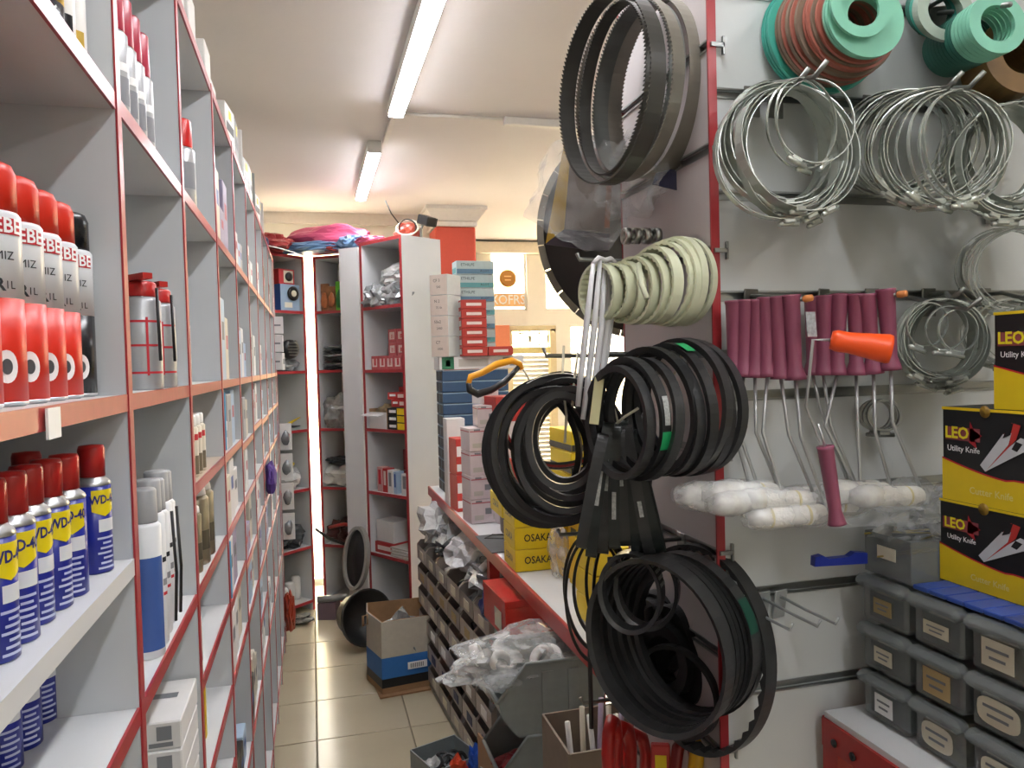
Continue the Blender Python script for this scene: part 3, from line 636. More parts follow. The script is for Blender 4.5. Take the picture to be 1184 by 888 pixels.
# black tubs on the floor
q = MB(); q.lathe([(.10, 0), (.12, .01), (.155, .16), (.165, .165), (.165, .172), (.15, .17), (.115, .02), (0, .02)], black_rub, n=32)
o = q.build('rubber_tub'); o.matrix_world = T(.20, 4.60, .165) @ RZ(.4) @ RX(PI / 2 - .15); tag(o, 'black rubber tub lying on its side on the floor at the aisle end', 'tub')
q = MB(); q.band(axis_frame((0, 0, .19), (-.75, -.55, .15)), .11, .19, .03, .02, mat('grey_rim', '#9b9a92', .4), 40); q.lathe([(.0, .0), (.1, .0), (.1, .02), (0, .03)], black_rub, axis_frame((.02, .01, .19), (-.75, -.55, .15)) @ Matrix.Diagonal((1, 1.75, 1, 1)), 32)
tag(q.build('stool_seat', None, (.225, 4.66, .30)), 'black oval seat pad with grey rim leaning upright by the rack', 'seat')
carton('purple_crate', 'small dull purple crate on the floor under the gap', 'crate', (.06, 5.12, .0), (.12, .12, .11), -.3, mat('dull_purple', '#6c5a63', .6))
tag(MB().tube([(-.09, .02, .12), (0, 0, .125), (.1, -.02, .13)], .022, mat('grey_pipe', '#8b8d8c', .35), n=12).build('pipe_offcut', None, (.08, 5.08, .01)), 'short grey pipe lying on the purple crate', 'pipe')
bag('cable_bag', 'dark grey rag on the tiles at the end of the left shelves', 'rag', (-.13, 5.06, .0), (.16, .12, .06), mat('grey_rag', '#6f7069', .7, var=.5), 0, 46, .4)
# display rack
wp_ = 'turn rack'
for i, (x, y, z, sx, sz) in enumerate(((.14, .08, 2.007, .26, .13), (.25, .08, 2.01, .26, .15), (.24, .1, 2.13, .26, .13), (.11, .04, 2.0, .18, .15))):
    bag('rope_bundle', 'white grey mesh bundle high on the %s, %s' % (wp_, ('lowest at left', 'lowest at right', 'on top', 'at the front corner')[i]), 'bundle', inr(MP, x, y, z), (sx, .13, sz), silverbag if i % 2 else whitebag, ap, 50 + i, .35, 3, 'mesh bundles on the upper shelf')
pinkbox = mat('rose_box', '#b8575a', .5, var=.25, scale=60); palep = mat('pale_print', '#e0cfc6', .6)
for r_ in range(3):
    for c_ in range(2):
        carton('rose_box', 'rose red box, %s row %s column of the tall pile on the %s' % (('bottom', 'middle', 'top')[r_], ('left', 'right')[c_], wp_), 'box', inr(MP, .19 + c_ * .083, .13, 1.627 + r_ * .081), (.078, .1, .08), ap, pinkbox, 'rose boxes in the tall pile', stickers=[('-y', 0, 0, .6, .55, palep), ('-y', .05, -.05, .3, .3, red_ink)])
for c_ in range(4):
    carton('rose_box', 'rose and white box in the front row on the %s, %s from the left' % (wp_, ordn(c_)), 'box', inr(MP, .105 + c_ * .073, .035, 1.627), (.068, .05, .082), ap, pinkbox, 'rose boxes in the front row', stickers=[('-y', 0, 0, .7, .6, palep), ('-y', .05, .05, .3, .5, red_ink)])
t = thing('open_carton', 'torn brown carton full of packets on the chest high shelf of the %s' % wp_, 'carton', inr(MP, .12, .07, 1.27), ap)
q = MB(); q.box((0, 0, .004), (.17, .12, .008), cardb); q.box((0, -.06, .05), (.17, .004, .1), wcard); q.box((0, .06, .07), (.17, .004, .14), cardb); q.box((-.085, 0, .06), (.004, .12, .12), cardb); q.box((.085, 0, .06), (.004, .12, .12), cardb); q.build('body', t)
MB().box((0, -.085, .105), (.17, .05, .003), wcard, T(0, 0, 0) @ RX(.2)).build('flap', t)
MB().blob((.15, .1, .1), mat('packets', '#8d7a5c', .5, var=.5, scale=40), T(0, 0, .05), amp=.3, seed=60, sub=3).build('packets', t)
for i in range(3): carton('bulb_box', 'black and yellow box, %s from the bottom at the right of the chest high shelf' % ordn(i), 'box', inr(MP, .30, .045, 1.27 + i * .044), (.16, .08, .042), ap, blk, 'black and yellow boxes', stickers=[('-y', .27, 0, .42, .9, yel), ('-y', -.2, 0, .4, .4, white_ink)])
for i, (x, y, z, a_) in enumerate(((.30, .07, 1.403, .1), (.26, .08, 1.447, .35), (.30, .15, 1.27, 0), (.27, .15, 1.40, 0))):
    carton('red_box', 'red and white small box at chest height, %s' % ('lying flat on the black boxes', 'tilted over the others', 'standing behind', 'topmost at the back')[i], 'box', inr(MP, x, y, z), (.14, .08, .043 if i < 2 else .12), ap + a_, mat('red_card', '#b5312f', .5), 'red boxes on the chest high shelf', stickers=[('-y', .2, 0, .4, .5, palep), ('-y', -.25, .1, .3, .3, white_ink)])
for i, (x, w, m_) in enumerate(((.105, .05, mat('rosy_white', '#c79a98', .5)), (.155, .045, mat('red_card', '#b5312f', .5)), (.205, .05, wcard), (.252, .03, mat('pale_blue_card', '#a8bfd6', .5)), (.34, .06, wcard))):
    carton('book_box', '%s upright box on the waist high rack shelf, %s from the left' % (('rosy', 'red', 'white', 'pale blue', 'cream')[i], ordn(i)), 'box', inr(MP, x, .05, .885), (w, .06, .15 - .006 * i), ap, m_, 'upright boxes on the waist high shelf', stickers=[('-y', 0, .1, .5, .6, (red_ink, palep, grey_ink, bl2, grey_ink)[i])])
for i in range(4): carton('rose_box', 'dull red box at the back of the waist high rack shelf, %s' % ('lower left', 'lower right', 'upper left', 'upper right')[i], 'box', inr(MP, .25 + .085 * (i % 2), .17, .885 + .13 * (i // 2)), (.08, .1, .125), ap, mat('dull_red_box', '#8e3c3c', .55, var=.2), 'dull red boxes at the back')
carton('white_carton', 'white carton on a red folder on the knee high rack shelf', 'carton', inr(MP, .12, .1, .575), (.17, .13, .13), ap, wcard, stickers=[('-x', 0, 0, .8, .7, mat('pale_grey_print', '#b9b6ae', .6))])
carton('red_folder', 'red flat box under the white carton', 'box', inr(MP, .12, .1, .506), (.18, .15, .066), ap, mat('red_card', '#b5312f', .5), stickers=[('-y', 0, 0, .7, .4, palep)])
for i in range(7): tag(MB().box((0, 0, .004), (.17, .15, .008), wcard if i % 2 else mat('pale_grey_print', '#b9b6ae', .6)).build('paper_pad', None, inr(MP, .29 + .004 * (i % 3), .08, .506 + i * .0085), ap + .06 * ((i * 7) % 5 - 2)), 'white paper pad, %s from the bottom of the pile beside the red folder' % ordn(i), 'paper pad', 'paper pads piled on the knee high shelf')
carton('rose_box', 'single dull red box high at the back of the knee high shelf', 'box', inr(MP, .27, .2, .506), (.12, .06, .28), ap, mat('dull_red_box', '#8e3c3c', .55, var=.2))
# things on top of the corner racks
pinkbag = mat('pink_sack', '#b5486a', .4, var=.25, scale=6, bump=.5, bscale=12); bluebag = mat('slate_blue_sack', '#5f7fa3', .4, var=.3, scale=7, bump=.5, bscale=12); redsack = mat('dark_red_sack', '#8f2a28', .5, var=.25, scale=6, bump=.5, bscale=12)
bag('plastic_sack', 'pink plastic sack draped along the top of the corner racks', 'sack', (.13, 5.20, 2.405), (.62, .22, .20), pinkbag, -.5, 61, .13, 2.0, sub=4)
bag('plastic_sack', 'slate blue plastic sack hanging over the rack front edge', 'sack', (.02, 5.16, 2.402), (.5, .14, .075), bluebag, -.4, 62, .25, 3, sub=4)
bag('plastic_sack', 'red and blue printed sack end at the front of the pile', 'sack', (.14, 5.10, 2.402), (.16, .09, .07), redsack, -.5, 66, .25, 3)
bag('plastic_sack', 'slate blue sack end next to the display rack top', 'sack', (.28, 5.02, 2.405), (.2, .13, .1), bluebag, -.6, 67, .25, 3)
bag('plastic_sack', 'dark red sack on the corner rack top behind the left shelves', 'sack', (-.24, 5.16, 2.402), (.34, .24, .13), redsack, .7, 63, .25, 2.5, sub=4)
bag('plastic_sack', 'pink sack tail reaching onto the display rack top', 'sack', (.37, 4.78, 2.402), (.24, .1, .055), pinkbag, -.9, 64, .25, 3)
bag('plastic_sack', 'dark blue sack corner above the end of the left shelves', 'sack', (-.27, 4.62, 2.31), (.1, .16, .14), mat('navy_sack', '#3a4763', .4, var=.3), 0, 65, .25, 3)
tag(MB().tube([(-.3, 4.9, 2.42), (-.15, 5.0, 2.40), (.0, 5.12, 2.37)], .004, white_pl, n=6).build('cord'), 'thin white cord slung across the dark red sack', 'cord')
t = thing('floodlight', 'black floodlight head with cable on top of the display rack', 'floodlight', inr(MP, .4, .17, 2.40), ap)
q = MB(); q.box((0, 0, .1), (.10, .07, .055), black_pl, T(0, 0, 0) @ RY(.35), bev=.006)
for k in range(5): q.box((-.04 + k * .02, .038, .1), (.006, .012, .05), black_pl, RY(.35))
q.build('head', t); MB().tube([(-.02, 0, 0), (-.02, 0, .05), (0, 0, .08)], .008, dsteel).build('bracket', t)
bag('red_pouch', 'red cable reel pouch beside the black floodlight', 'pouch', inr(MP, .26, .17, 2.402), (.18, .14, .11), mat('red_pouch', '#b4452f', .4, var=.2), ap, 68, .2)
q = MB()
for k in range(3): q.band(axis_frame((0, 0, .06), (-.4, -.8, .3 * k - .3)), .055 + .01 * k, .05, .006, .006, paper if k else black_pl, 28)
tag(q.build('cable_coil', None, inr(MP, .32, .12, 2.405)), 'loose cable coil on top of the display rack', 'cable')
q = MB(); q.tube([(0, 0, 0), (-.05, -.02, .06), (-.08, 0, .14)], .004, black_pl, n=6); tag(q.build('cable_end', None, inr(MP, .22, .14, 2.5)), 'thin cable end sticking up above the red pouch', 'cable')
# ================================================================== COUNTER ON THE RIGHT OF THE AISLE
CXF, CZ = .62, .965
t = thing('counter_shelf', 'white topped steel counter with red front edge running along the right', 'counter', (CXF, 1.40, 0))
MB().box((.24, 1.42, CZ - .012), (.476, 2.84, .02), white_board).build('top', t)
MB().box((-.002, 1.42, CZ - .024), (.012, 2.84, .05), red_paint, bev=.003).build('front_rail', t)
for y in (.03, 1.42, 2.81):
    for x in (.03, .45): MB().box((x, y, (CZ - .03) / 2), (.04, .04, CZ - .03), red_paint).build('leg', t)
MB().box((.24, 1.42, .22), (.46, 2.8, .02), mat('dark_shelf', '#4a4644', .6)).build('lower_shelf', t)
# small drawer bins
binm = mat('smoky_bin', '#a89f97', .3, var=.25, scale=14); binm2 = mat('smoky_bin_dark', '#857d77', .3, var=.3, scale=14)
B0, B1 = Vector((.605, 2.72, 0)), Vector((.512, 4.02, 0)); bd = (B1 - B0).normalized(); bl_ = (B1 - B0).length; bang = math.atan2(bd.y, bd.x)
def front_bin(lab, loc, rot, w, h, dep, m, sticker):
    """open-fronted bin; local x along the row, local y = away from aisle"""
    o = thing('parts_bin', lab, 'bin', loc, rot, 'parts bins stacked under the counter')
    q = MB(); pr = [(0, .01), (.0, h * .78), (.02, h * .97), (dep, h * .97), (dep, 0), (.02, 0)]
    M = frame((0, 0, 0), (0, -1, 0), (0, 0, 1))
    for x in (.004, w - .004): q.prism([(p_[0] * 1, p_[1]) for p_ in pr], .004, m, Matrix(((0, 0, 1, x - .002), (-1, 0, 0, 0), (0, 1, 0, 0), (0, 0, 0, 1))))
    q.box((w / 2, -dep / 2, .003), (w - .006, dep - .03, .005), m); q.box((w / 2, -dep, h / 2), (w - .006, .004, h * .9), m)
    q.add([(.004, -.02, 0), (w - .004, -.02, 0), (w - .004, 0, .012), (.004, 0, .012), (w - .004, 0, h * .78), (.004, 0, h * .78)], [(0, 3, 2, 1), (3, 5, 4, 2)], m)
    q.build('body', o)
    MB().box((w * .46, .0015, h * .42), (w * .36, .002, h * .34), sticker).build('label', o)
    return o
ncol, nrow, BH = 6, 6, .118; bw = bl_ / ncol
for c_ in range(ncol):
    for r_ in range(nrow):
        p_ = B0 + bd * (bw * c_) + Vector((0, 0, .025 + r_ * BH))
        st = (paper, white_ink, mat('tan_card', '#b09a6a', .5), mat('navy_label', '#1f2a55', .5), paper)[(c_ * 5 + r_ * 3) % 5]
        o = front_bin('smoky parts bin, %s column from the near end, %s row from the floor' % (ordn(c_), ordn(r_)), p_, bang, bw - .006, BH - .008, .26, binm if (c_ + r_) % 3 else binm2, st)
        MB().blob((bw * .8, .2, BH * .75), (silverbag, mat('rusty_parts', '#6e5a49', .5, var=.6, scale=40), whitebag, darkbag)[(c_ * 3 + r_) % 4], T(bw / 2 - .004, -.115, .018), amp=.2, freq=3, seed=c_ * 7 + r_, sub=2).build('contents', o)
    # legs of the stand
st_ = MB(); 
for k in (0, .5, 1): st_.box((bl_ * k, -.13, .011), (.03, .25, .022), dsteel)
tag(st_.box((bl_ / 2, -.02, .012), (bl_, .03, .018), dsteel).build('bin_stand', None, B0, bang), 'low steel stand under the parts bins', 'stand')
tb = .025 + nrow * BH
def brow(u, v, z=0): return B0 + bd * u + Vector((bd.y, -bd.x, 0)) * v + Vector((0, 0, tb + z))
fit = mat('white_fittings', '#d0d2d3', .35, var=.25, scale=60)
bag('plastic_bag', 'clear bag of pale fittings at the far end of the bins', 'bag', brow(1.2, .12), (.32, .24, .2), whitebag, bang, 70, .35, 2.5)
bag('plastic_bag', 'grey clear bag of tubes next to the far end of the bins', 'bag', brow(.92, .13), (.3, .22, .15), silverbag, bang, 71, .4, 2.5)
bag('plastic_bag', 'white bag of plastic elbows in the middle of the bins', 'bag', brow(.6, .12), (.34, .22, .16), fit, bang, 72, .3, 3.2)
bag('plastic_bag', 'silvery bag of small metal clips at the near end of the bins', 'bag', brow(.24, .13), (.4, .24, .12), silverbag, bang, 73, .35, 3.5)
rr = random.Random(5); q = None
for i in range(26):
    p_ = brow(.05 + rr.random() * .75, .03 + rr.random() * .18, .06 + rr.random() * .06)
    M = Matrix.Rotation(rr.random() * 3, 4, Vector((rr.random(), rr.random(), rr.random() + .1)).normalized())
    q = MB(); q.lathe([(.012, -.02), (.014, -.018), (.014, .018), (.011, .02), (.009, .018), (.009, -.018)], white_pl if i % 2 else fit, M, 10)
    tag(q.build('pipe_fitting', None, p_), 'small white pipe fitting lying among the bags on the parts bins', 'fitting', 'pipe fittings on the parts bins')
bag('pouch', 'black pouch between bags on the parts bins', 'pouch', brow(.86, .03), (.08, .06, .05), darkbag, bang, 74)
# stacked big grey bins near the camera
def stack_bin(lab, loc):
    o = thing('stacking_bin', lab, 'bin', loc, 0, 'grey stacking bins'); L, Wd, H = .285, .19, .185; g_ = grey_pl
    pr = [(.05, 0), (L, 0), (L, H), (.075, H), (.0, H * .52), (.012, H * .28)]
    for y in (0, Wd - .005): MB().prism(pr, .005, g_, Matrix(((1, 0, 0, 0), (0, 0, -1, y + .005), (0, 1, 0, 0), (0, 0, 0, 1)))).build('side_wall', o)
    q = MB(); q.box((.05 + (L - .05) / 2, Wd / 2, .004), (L - .05, Wd - .012, .006), g_); q.box((L - .004, Wd / 2, H / 2), (.006, Wd - .012, H), g_)
    q.add([(.05, .005, .002), (.05, Wd - .005, .002), (.012, .005, H * .28), (.012, Wd - .005, H * .28), (0, .005, H * .52), (0, Wd - .005, H * .52)], [(0, 2, 3, 1), (2, 4, 5, 3)], g_)
    q.build('tray', o)
    q = MB()
    for y in (.0, Wd): q.tube([(.0, y, H * .52), (.075, y, H), (L, y, H)], .005, g_, n=6)
    q.tube([(0, 0, H * .52), (0, Wd, H * .52)], .005, g_, n=6); q.build('rim', o)
    for k in (.13, .2): MB().box((k, -.003, H * .47), (.03, .004, H * .8), g_).build('rib', o)
    return o
for i in range(4):
    stack_bin('big grey stacking bin, %s from the top of the stack' % ('fourth', 'third', 'second', 'first')[i], (.425, 1.83, .14 + i * .187))
carton('crate', 'low brown carton under the grey stacking bins', 'carton', (.57, 1.925, 0), (.28, .2, .138), 0, cardb)
bag('plastic_bag', 'clear bag bulging over the top grey stacking bin', 'bag', (.52, 1.97, .80), (.38, .26, .12), milky, .2, 75, .25, 2.0, sub=4)
for i, (x, y, z, r_, ax) in enumerate(((.58, 1.91, .855, .045, (-.3, -.5, .7)), (.47, 1.95, .85, .035, (.2, -.5, .8)), (.42, 2.05, .84, .03, (.8, -.2, .4)), (.5, 2.05, .85, .035, (-.4, -.3, .8)))):
    q = MB(); q.lathe([(r_ * .6, -.012), (r_, -.012), (r_, .012), (r_ * .6, .012), (r_ * .55, .0), (r_ * .6, -.012)], white_pl, axis_frame((0, 0, 0), ax), 24)
    tag(q.build('white_fitting', None, (x, y, z)), 'round white plastic fitting inside the clear bag, %s' % ('largest', 'second from the right', 'leftmost', 'hindmost')[i], 'fitting', 'white fittings in the clear bag')
bag('red_pouch', 'red cloth bundle inside the second grey bin', 'bundle', (.50, 1.925, .525), (.12, .12, .1), mat('red_bundle', '#a01f26', .5, var=.2), 0, 76)
tag(MB().box((0, 0, .13), (.008, .17, .26), mat('tan_board', '#a98a6c', .8)).build('cardboard_sheet', None, (.575, 2.68, .0), .15), 'brown cardboard sheet leaning on the parts bins', 'cardboard')
# red box on a grey crate beside the bins
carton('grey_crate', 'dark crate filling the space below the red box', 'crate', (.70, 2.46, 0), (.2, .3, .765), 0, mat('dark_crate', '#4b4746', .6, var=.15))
t = carton('red_tool_box', 'glossy red box with black latch next to the near bins', 'box', (.655, 2.44, .768), (.19, .26, .125), .05, mat('glossy_red', '#c02a22', .25), lid=mat('glossy_red', '#c02a22', .25), stickers=[('-x', .2, -.1, .3, .5, paper)])
MB().box((-.03, -.124, .085), (.07, .006, .012), black_pl).build('latch', t)
bag('pouch', 'dark blue and silver pouch left of the red box', 'pouch', (.585, 2.62, .735), (.06, .1, .12), mat('navy_pouch', '#27346b', .35, var=.3), 0, 77)
# floor bin with rings
t = thing('floor_tray', 'grey open tray of black rings on the floor at the bottom edge', 'tray', (.46, 2.93, 0), .35)
q = MB(); g_ = grey_pl
for (c_, s_) in (((0, -.1, .06), (.2, .005, .12)), ((0, .1, .06), (.2, .005, .12)), ((-.1, 0, .06), (.005, .2, .12)), ((.1, 0, .06), (.005, .2, .12)), ((0, 0, .004), (.2, .2, .008))): q.box(c_, s_, g_)
q.build('body', t)
for i in range(5): tag(MB().band(axis_frame((0, 0, 0), (.3 * i - .6, -.5, .8)), .03, .03, .01, .008, black_rub, 24).build('rubber_ring', None, (.42 + .025 * i, 2.9 + .02 * (i % 2), .10)), 'black rubber ring in the grey floor tray', 'ring', 'black rings in the floor tray')
bag('pouch', 'white crumpled pouch in the grey floor tray', 'pouch', (.40, 2.90, .012), (.08, .08, .11), whitebag, 0, 78)
bag('pouch', 'orange red pouch beside the floor tray', 'pouch', (.49, 2.82, .0), (.08, .08, .16), mat('orange_pouch', '#d24a2a', .4), 0, 79)
bag('pouch', 'bright blue pouch beside the orange pouch', 'pouch', (.56, 2.83, .0), (.06, .08, .18), mat('blue_pouch', '#2a55b0', .4), 0, 80)
bag('plastic_bag', 'clear silvery bag on the floor in front of the bins', 'bag', (.53, 2.5, .0), (.13, .15, .28), silverbag, 0, 81)
# open carton standing in the aisle
t = thing('open_carton', 'open blue and white carton with cut corners standing in the aisle', 'carton', (.43, 3.98, .009))
fp = [(-.14, -.19), (.14, -.15), (.19, -.05), (.19, .17), (-.19, .17), (-.20, .02)]
def wallband(z0, z1, k0, k1, m_, th=.004):
    q = MB(); n = len(fp); vs = []
    for (kk, zz) in ((k0, z0), (k1, z1)):
        for x, y in fp: vs.append((x * kk, y * kk, zz))
    for (kk, zz) in ((k0, z0), (k1, z1)):
        for x, y in fp: vs.append((x * kk * (1 - th / .17), y * kk * (1 - th / .17), zz))
    fs = []
    for i in range(n):
        j = (i + 1) % n; fs += [(i, j, n + j, n + i), (2 * n + i, 3 * n + i, 3 * n + j, 2 * n + j), (n + i, n + j, 3 * n + j, 3 * n + i), (i, 2 * n + i, 2 * n + j, j)]
    return q.add(vs, fs, m_)
wallband(0, .03, 1.0, 1.0, cardb).build('bottom_edge', t); wallband(.03, .075, 1.0, 1.0, blk).build('dark_band', t); wallband(.075, .18, 1.0, .995, blue_card).build('blue_band', t)
wallband(.18, .36, .995, .97, mat('dull_white_card', '#bdb7a8', .7, var=.08)).build('upper_wall', t)
wallband(.02, .362, .96, .945, cardb, .003).build('inner_liner', t); MB().poly([(x * .96, y * .96) for x, y in fp], cardb, z=.02).build('bottom', t)
q = MB(); M = frame((.04, -.17, .125), (.28, .04, 0), (0, 0, 1)); q.box((0, 0, .004), (.1, .035, .003), white_ink, M)
for k in range(9): q.box((-.035 + k * .008, 0, .006), (.003, .022, .001), ink, M)
q.build('label', t)
q = MB(); q.tube([(-.19, .0, .30), (-.215, -.02, .30), (-.215, -.02, .35), (-.19, .0, .35)], .006, cardb, n=6, closed=True); q.build('handle', t)
bag('plastic_bag', 'silvery clear bag inside the open carton', 'bag', (.42, 3.94, .10), (.26, .22, .27), silverbag, .3, 82, .3, 2.5)
tag(MB().box((0, 0, .004), (.36, .3, .008), cardb).build('cardboard_sheet', None, (.44, 3.93, .0), .1), 'flat cardboard sheet under the open carton', 'cardboard')
# ---- goods on the counter
tealb = mat('teal_white_box', '#aebfbf', .55, var=.08); tealp = mat('teal_print', '#5f9a9c', .55); bluep = mat('grey_blue_print', '#5d7f96', .55)
dkblue = mat('slate_blue_drawer', '#33506f', .5, var=.08); dkside = mat('dark_drawer_end', '#363e42', .5, var=.2)
for i in range(11):
    t = carton('drawer_box', 'slate blue drawer box, %s from the bottom of the tall blue pile' % ordn(i), 'box', (.845, 4.06, CZ + i * .0595), (.36, .2, .056), 0, dkblue, 'slate blue drawer boxes in a pile', stickers=[('-y', 0, .46, .99, .1, mat('pale_line', '#8ea6b8', .5)), ('-x', 0, 0, .96, .8, dkside), ('-x', 0, .45, .9, .1, mat('pale_line', '#8ea6b8', .5)), ('-x', 0, 0, .05, .8, mat('pale_line', '#8ea6b8', .5))])
zt = CZ + 11 * .0595
carton('long_white_box', 'long white box with green patch on top of the blue pile', 'box', (.88, 4.04, zt), (.46, .18, .068), 0, wcard, stickers=[('-y', -.40, 0, .14, .95, mat('green_patch', '#2c7350', .5)), ('-y', -.40, 0, .05, .5, white_ink), ('-y', -.1, 0, .35, .6, mat('pale_grey_print', '#b9b6ae', .6)), ('-y', .3, .1, .1, .5, grey_ink), ('-y', .36, -.1, .06, .4, grey_ink)])
zt += .069
for i in range(4):
    carton('marked_carton', 'white carton with handwriting, %s from the bottom left of the red boxes' % ordn(i), 'carton', (.70, 3.99, zt + i * .108), (.11, .13, .106), -.75, mat('grey_white_card', '#c9cdc9', .65), 'white handwritten cartons above the blue pile', stickers=[('-y', 0, 0, .98, .98, mat('pinkish_card', '#d2c4b8', .65)), ('-y', -.1, .2, ('CT', '50x2', 'N 2', 'CF 3')[i], .022, ink), ('-y', 0, -.12, ('1000', '2400', '75 lik', '500')[i], .018, ink)])
for i in range(7):
    carton('sleeve_box', 'teal and white box, %s from the bottom of the tallest pile' % ordn(i), 'box', (.895, 4.19, zt + .0 + i * .076), (.215, .1, .074), .05, tealb, 'teal and white boxes in the tallest pile', stickers=[('-y', 0, -.28, .98, .35, tealp if i % 2 else bluep), ('-y', -.2, .2, 'ETHILPE', .022, ink), ('-y', .25, -.25, 'A.LOT', .018, ink), ('-x', 0, -.2, .9, .4, tealp)])
redb = mat('brick_red_box', '#b0392f', .5, var=.05)
for i in range(7):
    x, z = (.835, zt + i * .0495) if i < 6 else (.975, zt)
    carton('red_box', ('brick red box with white print, %s from the bottom of the red pile' % ordn(i)) if i < 6 else 'single brick red box right of the red pile', 'box', (x, 3.95, z), (.135, .08, .048), 0, redb, 'brick red boxes above the blue pile', stickers=[('-y', 0, 0, .6, .32, mat('pale_print', '#e0cfc6', .6)), ('-x', 0, 0, .7, .6, mat('grey_white_card', '#c9cdc9', .65))])
pinkw = mat('pinkish_white_box', '#cfc3c6', .6, var=.05)
zz = CZ
for i in range(5):
    h = (.105, .1, .105, .1, .095)[i]; x = .70 if i < 4 else .735
    carton('filter_box', 'pinkish white box with grey print, %s from the bottom of the counter pile' % ordn(i), 'box', (x, 3.22, zz), (.14 if i < 4 else .11, .13, h - .002), .1 if i < 4 else -.05, pinkw, 'pinkish white boxes piled on the counter', stickers=[('-y', 0, .36, .96, .05, rose), ('-y', -.25, .42, .2, .07, grey_ink), ('-y', .28, .42, .2, .07, grey_ink), ('-y', .05, .0, .2, .25, grey_ink), ('-y', -.25, -.25, .3, .2, mat('pale_grey_print', '#b9b6ae', .6)), ('-y', .3, -.25, .2, .25, mat('pale_grey_print', '#b9b6ae', .6)), ('-x', 0, .36, .96, .05, rose)]); zz += h
carton('small_carton', 'plain white carton on top of the pinkish boxes', 'carton', (.745, 3.30, zz), (.09, .09, .06), .2, wcard)
for i in range(2): carton('red_white_box', 'red and white striped box left of the pinkish pile, %s' % ('lower', 'upper')[i], 'box', (.655, 3.5, CZ + i * .17), (.06, .12, .168), .1, mat('red_stripe_box', '#c43a33', .5), 'red and white boxes by the pinkish pile', stickers=[('-y', 0, .15, .9, .28, white_ink), ('-y', 0, -.3, .9, .2, white_ink)])
carton('small_carton', 'tall white carton behind the striped boxes', 'carton', (.665, 3.66, CZ), (.09, .1, .42), 0, wcard)
t = carton('tool_carton', 'tall pinkish carton with red top under the hand saw', 'carton', (.815, 3.20, CZ), (.155, .16, .535), .12, pinkw, lid=mat('red_lid', '#b2342f', .5))
carton('red_strip_box', 'red box squeezed between the pinkish pile and the belts', 'box', (.81, 3.05, CZ), (.05, .1, .28), 0, mat('red_stripe_box', '#c43a33', .5), stickers=[('-y', 0, 0, .6, .3, white_ink)])
# saw on the carton: yellow frame
t = thing('hand_saw', 'yellow framed bow saw with black grip on the tall carton', 'saw', (.80, 3.17, CZ + .553), .1)
q = MB(); q.tube([(-.16, 0, .045), (-.15, 0, .075), (-.10, 0, .09), (-.03, 0, .125), (.04, 0, .14), (.075, 0, .125), (.085, 0, .10)], [.012, .014, .014, .016, .015, .013, .010], mat('saw_yellow', '#e09a18', .35), n=10); q.build('frame', t)
q = MB(); q.tube([(-.16, 0, .05), (-.155, 0, .02), (-.12, 0, .0), (-.06, 0, .015), (.0, 0, .045), (.05, 0, .09), (.07, 0, .11)], [.012, .016, .017, .015, .014, .012, .01], black_pl, n=10); q.build('grip', t)
MB().tube([(.085, 0, .11), (.115, 0, .06), (.14, 0, .0)], .004, dsteel, n=6).build('rod', t)
t = thing('angle_grinder', 'small grey motor with black cap on the counter by the boxes', 'motor', (.765, 2.95, CZ))
MB().lathe([(.045, 0), (.05, .01), (.05, .12), (.04, .14), (.03, .145)], mat('motor_grey', '#7a716a', .5), n=20).build('body', t); MB().lathe([(.03, .145), (.035, .15), (.035, .19), (0, .195)], black_pl, n=20).build('cap', t)
q = MB(); q.tube([(0, 0, .004), (-.06, .03, .004), (-.1, -.02, .004), (-.02, -.06, .004), (.06, -.05, .004)], .004, black_pl, n=6); tag(q.build('power_cable', None, (.73, 2.88, CZ)), 'black cable looped on the white counter', 'cable')
tag(MB().box((0, 0, .002), (.11, .28, .004), mat('grey_mat', '#4f5253', .5)).build('rubber_mat', None, (.66, 2.78, CZ)), 'dark flat strip on the counter before the yellow boxes', 'mat')
osk = [('-x', 0, 0, 'OSAKA', .034, blk, .85, .012), ('-y', 0, 0, 'OSAKA', .034, blk, .85, .012)]
for i in range(4):
    y = 2.45 if i < 3 else 2.62
    carton('bearing_box', 'yellow box with black lettering, %s' % ('bottom of the front pile', 'middle of the front pile', 'top of the front pile', 'jutting out at the top left of the pile')[i], 'box', (.70 - .0 * i, y if i < 3 else 2.63, CZ + (i * .073 if i < 3 else .146)), (.155, .16 if i < 3 else .19, .071), -.02, yel, 'yellow boxes on the counter', stickers=osk)
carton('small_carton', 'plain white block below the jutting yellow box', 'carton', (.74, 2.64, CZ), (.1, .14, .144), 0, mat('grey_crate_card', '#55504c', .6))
bag('plastic_bag', 'clear plastic bag standing in front of the tall yellow packs', 'bag', (.74, 2.28, CZ), (.05, .12, .19), milky, 0, 83, .2)
for i in range(4): carton('yellow_pack', 'tall yellow pack with black marks, %s from the left behind the belts' % ordn(i), 'pack', (.79 + .085 * (i % 2), 2.30 - .14 * (i // 2), CZ), (.08, .1, .21), 0, mat('amber_pack', '#d8ad1c', .5, var=.08), 'tall yellow packs on the counter', stickers=[('-y', 0, .25, .3, .2, blk), ('-y', -.1, -.1, .2, .2, mat('orange_spot', '#c26a1c', .5)), ('-x', 0, .3, .5, .1, blk)])
for i in range(4): carton('yellow_pack', 'black striped yellow box on the tall packs, %s from the bottom behind the belt loops' % ordn(i), 'pack', (.825, 2.24, CZ + .212 + i * .066), (.17, .2, .064), .03 * (i % 2), yel, 'striped yellow boxes on the tall packs', stickers=[('-y', 0, -.3, 1, .3, blk), ('-y', .2, .1, .3, .4, bl2 if i == 2 else blk), ('-x', 0, -.3, 1, .3, blk)])
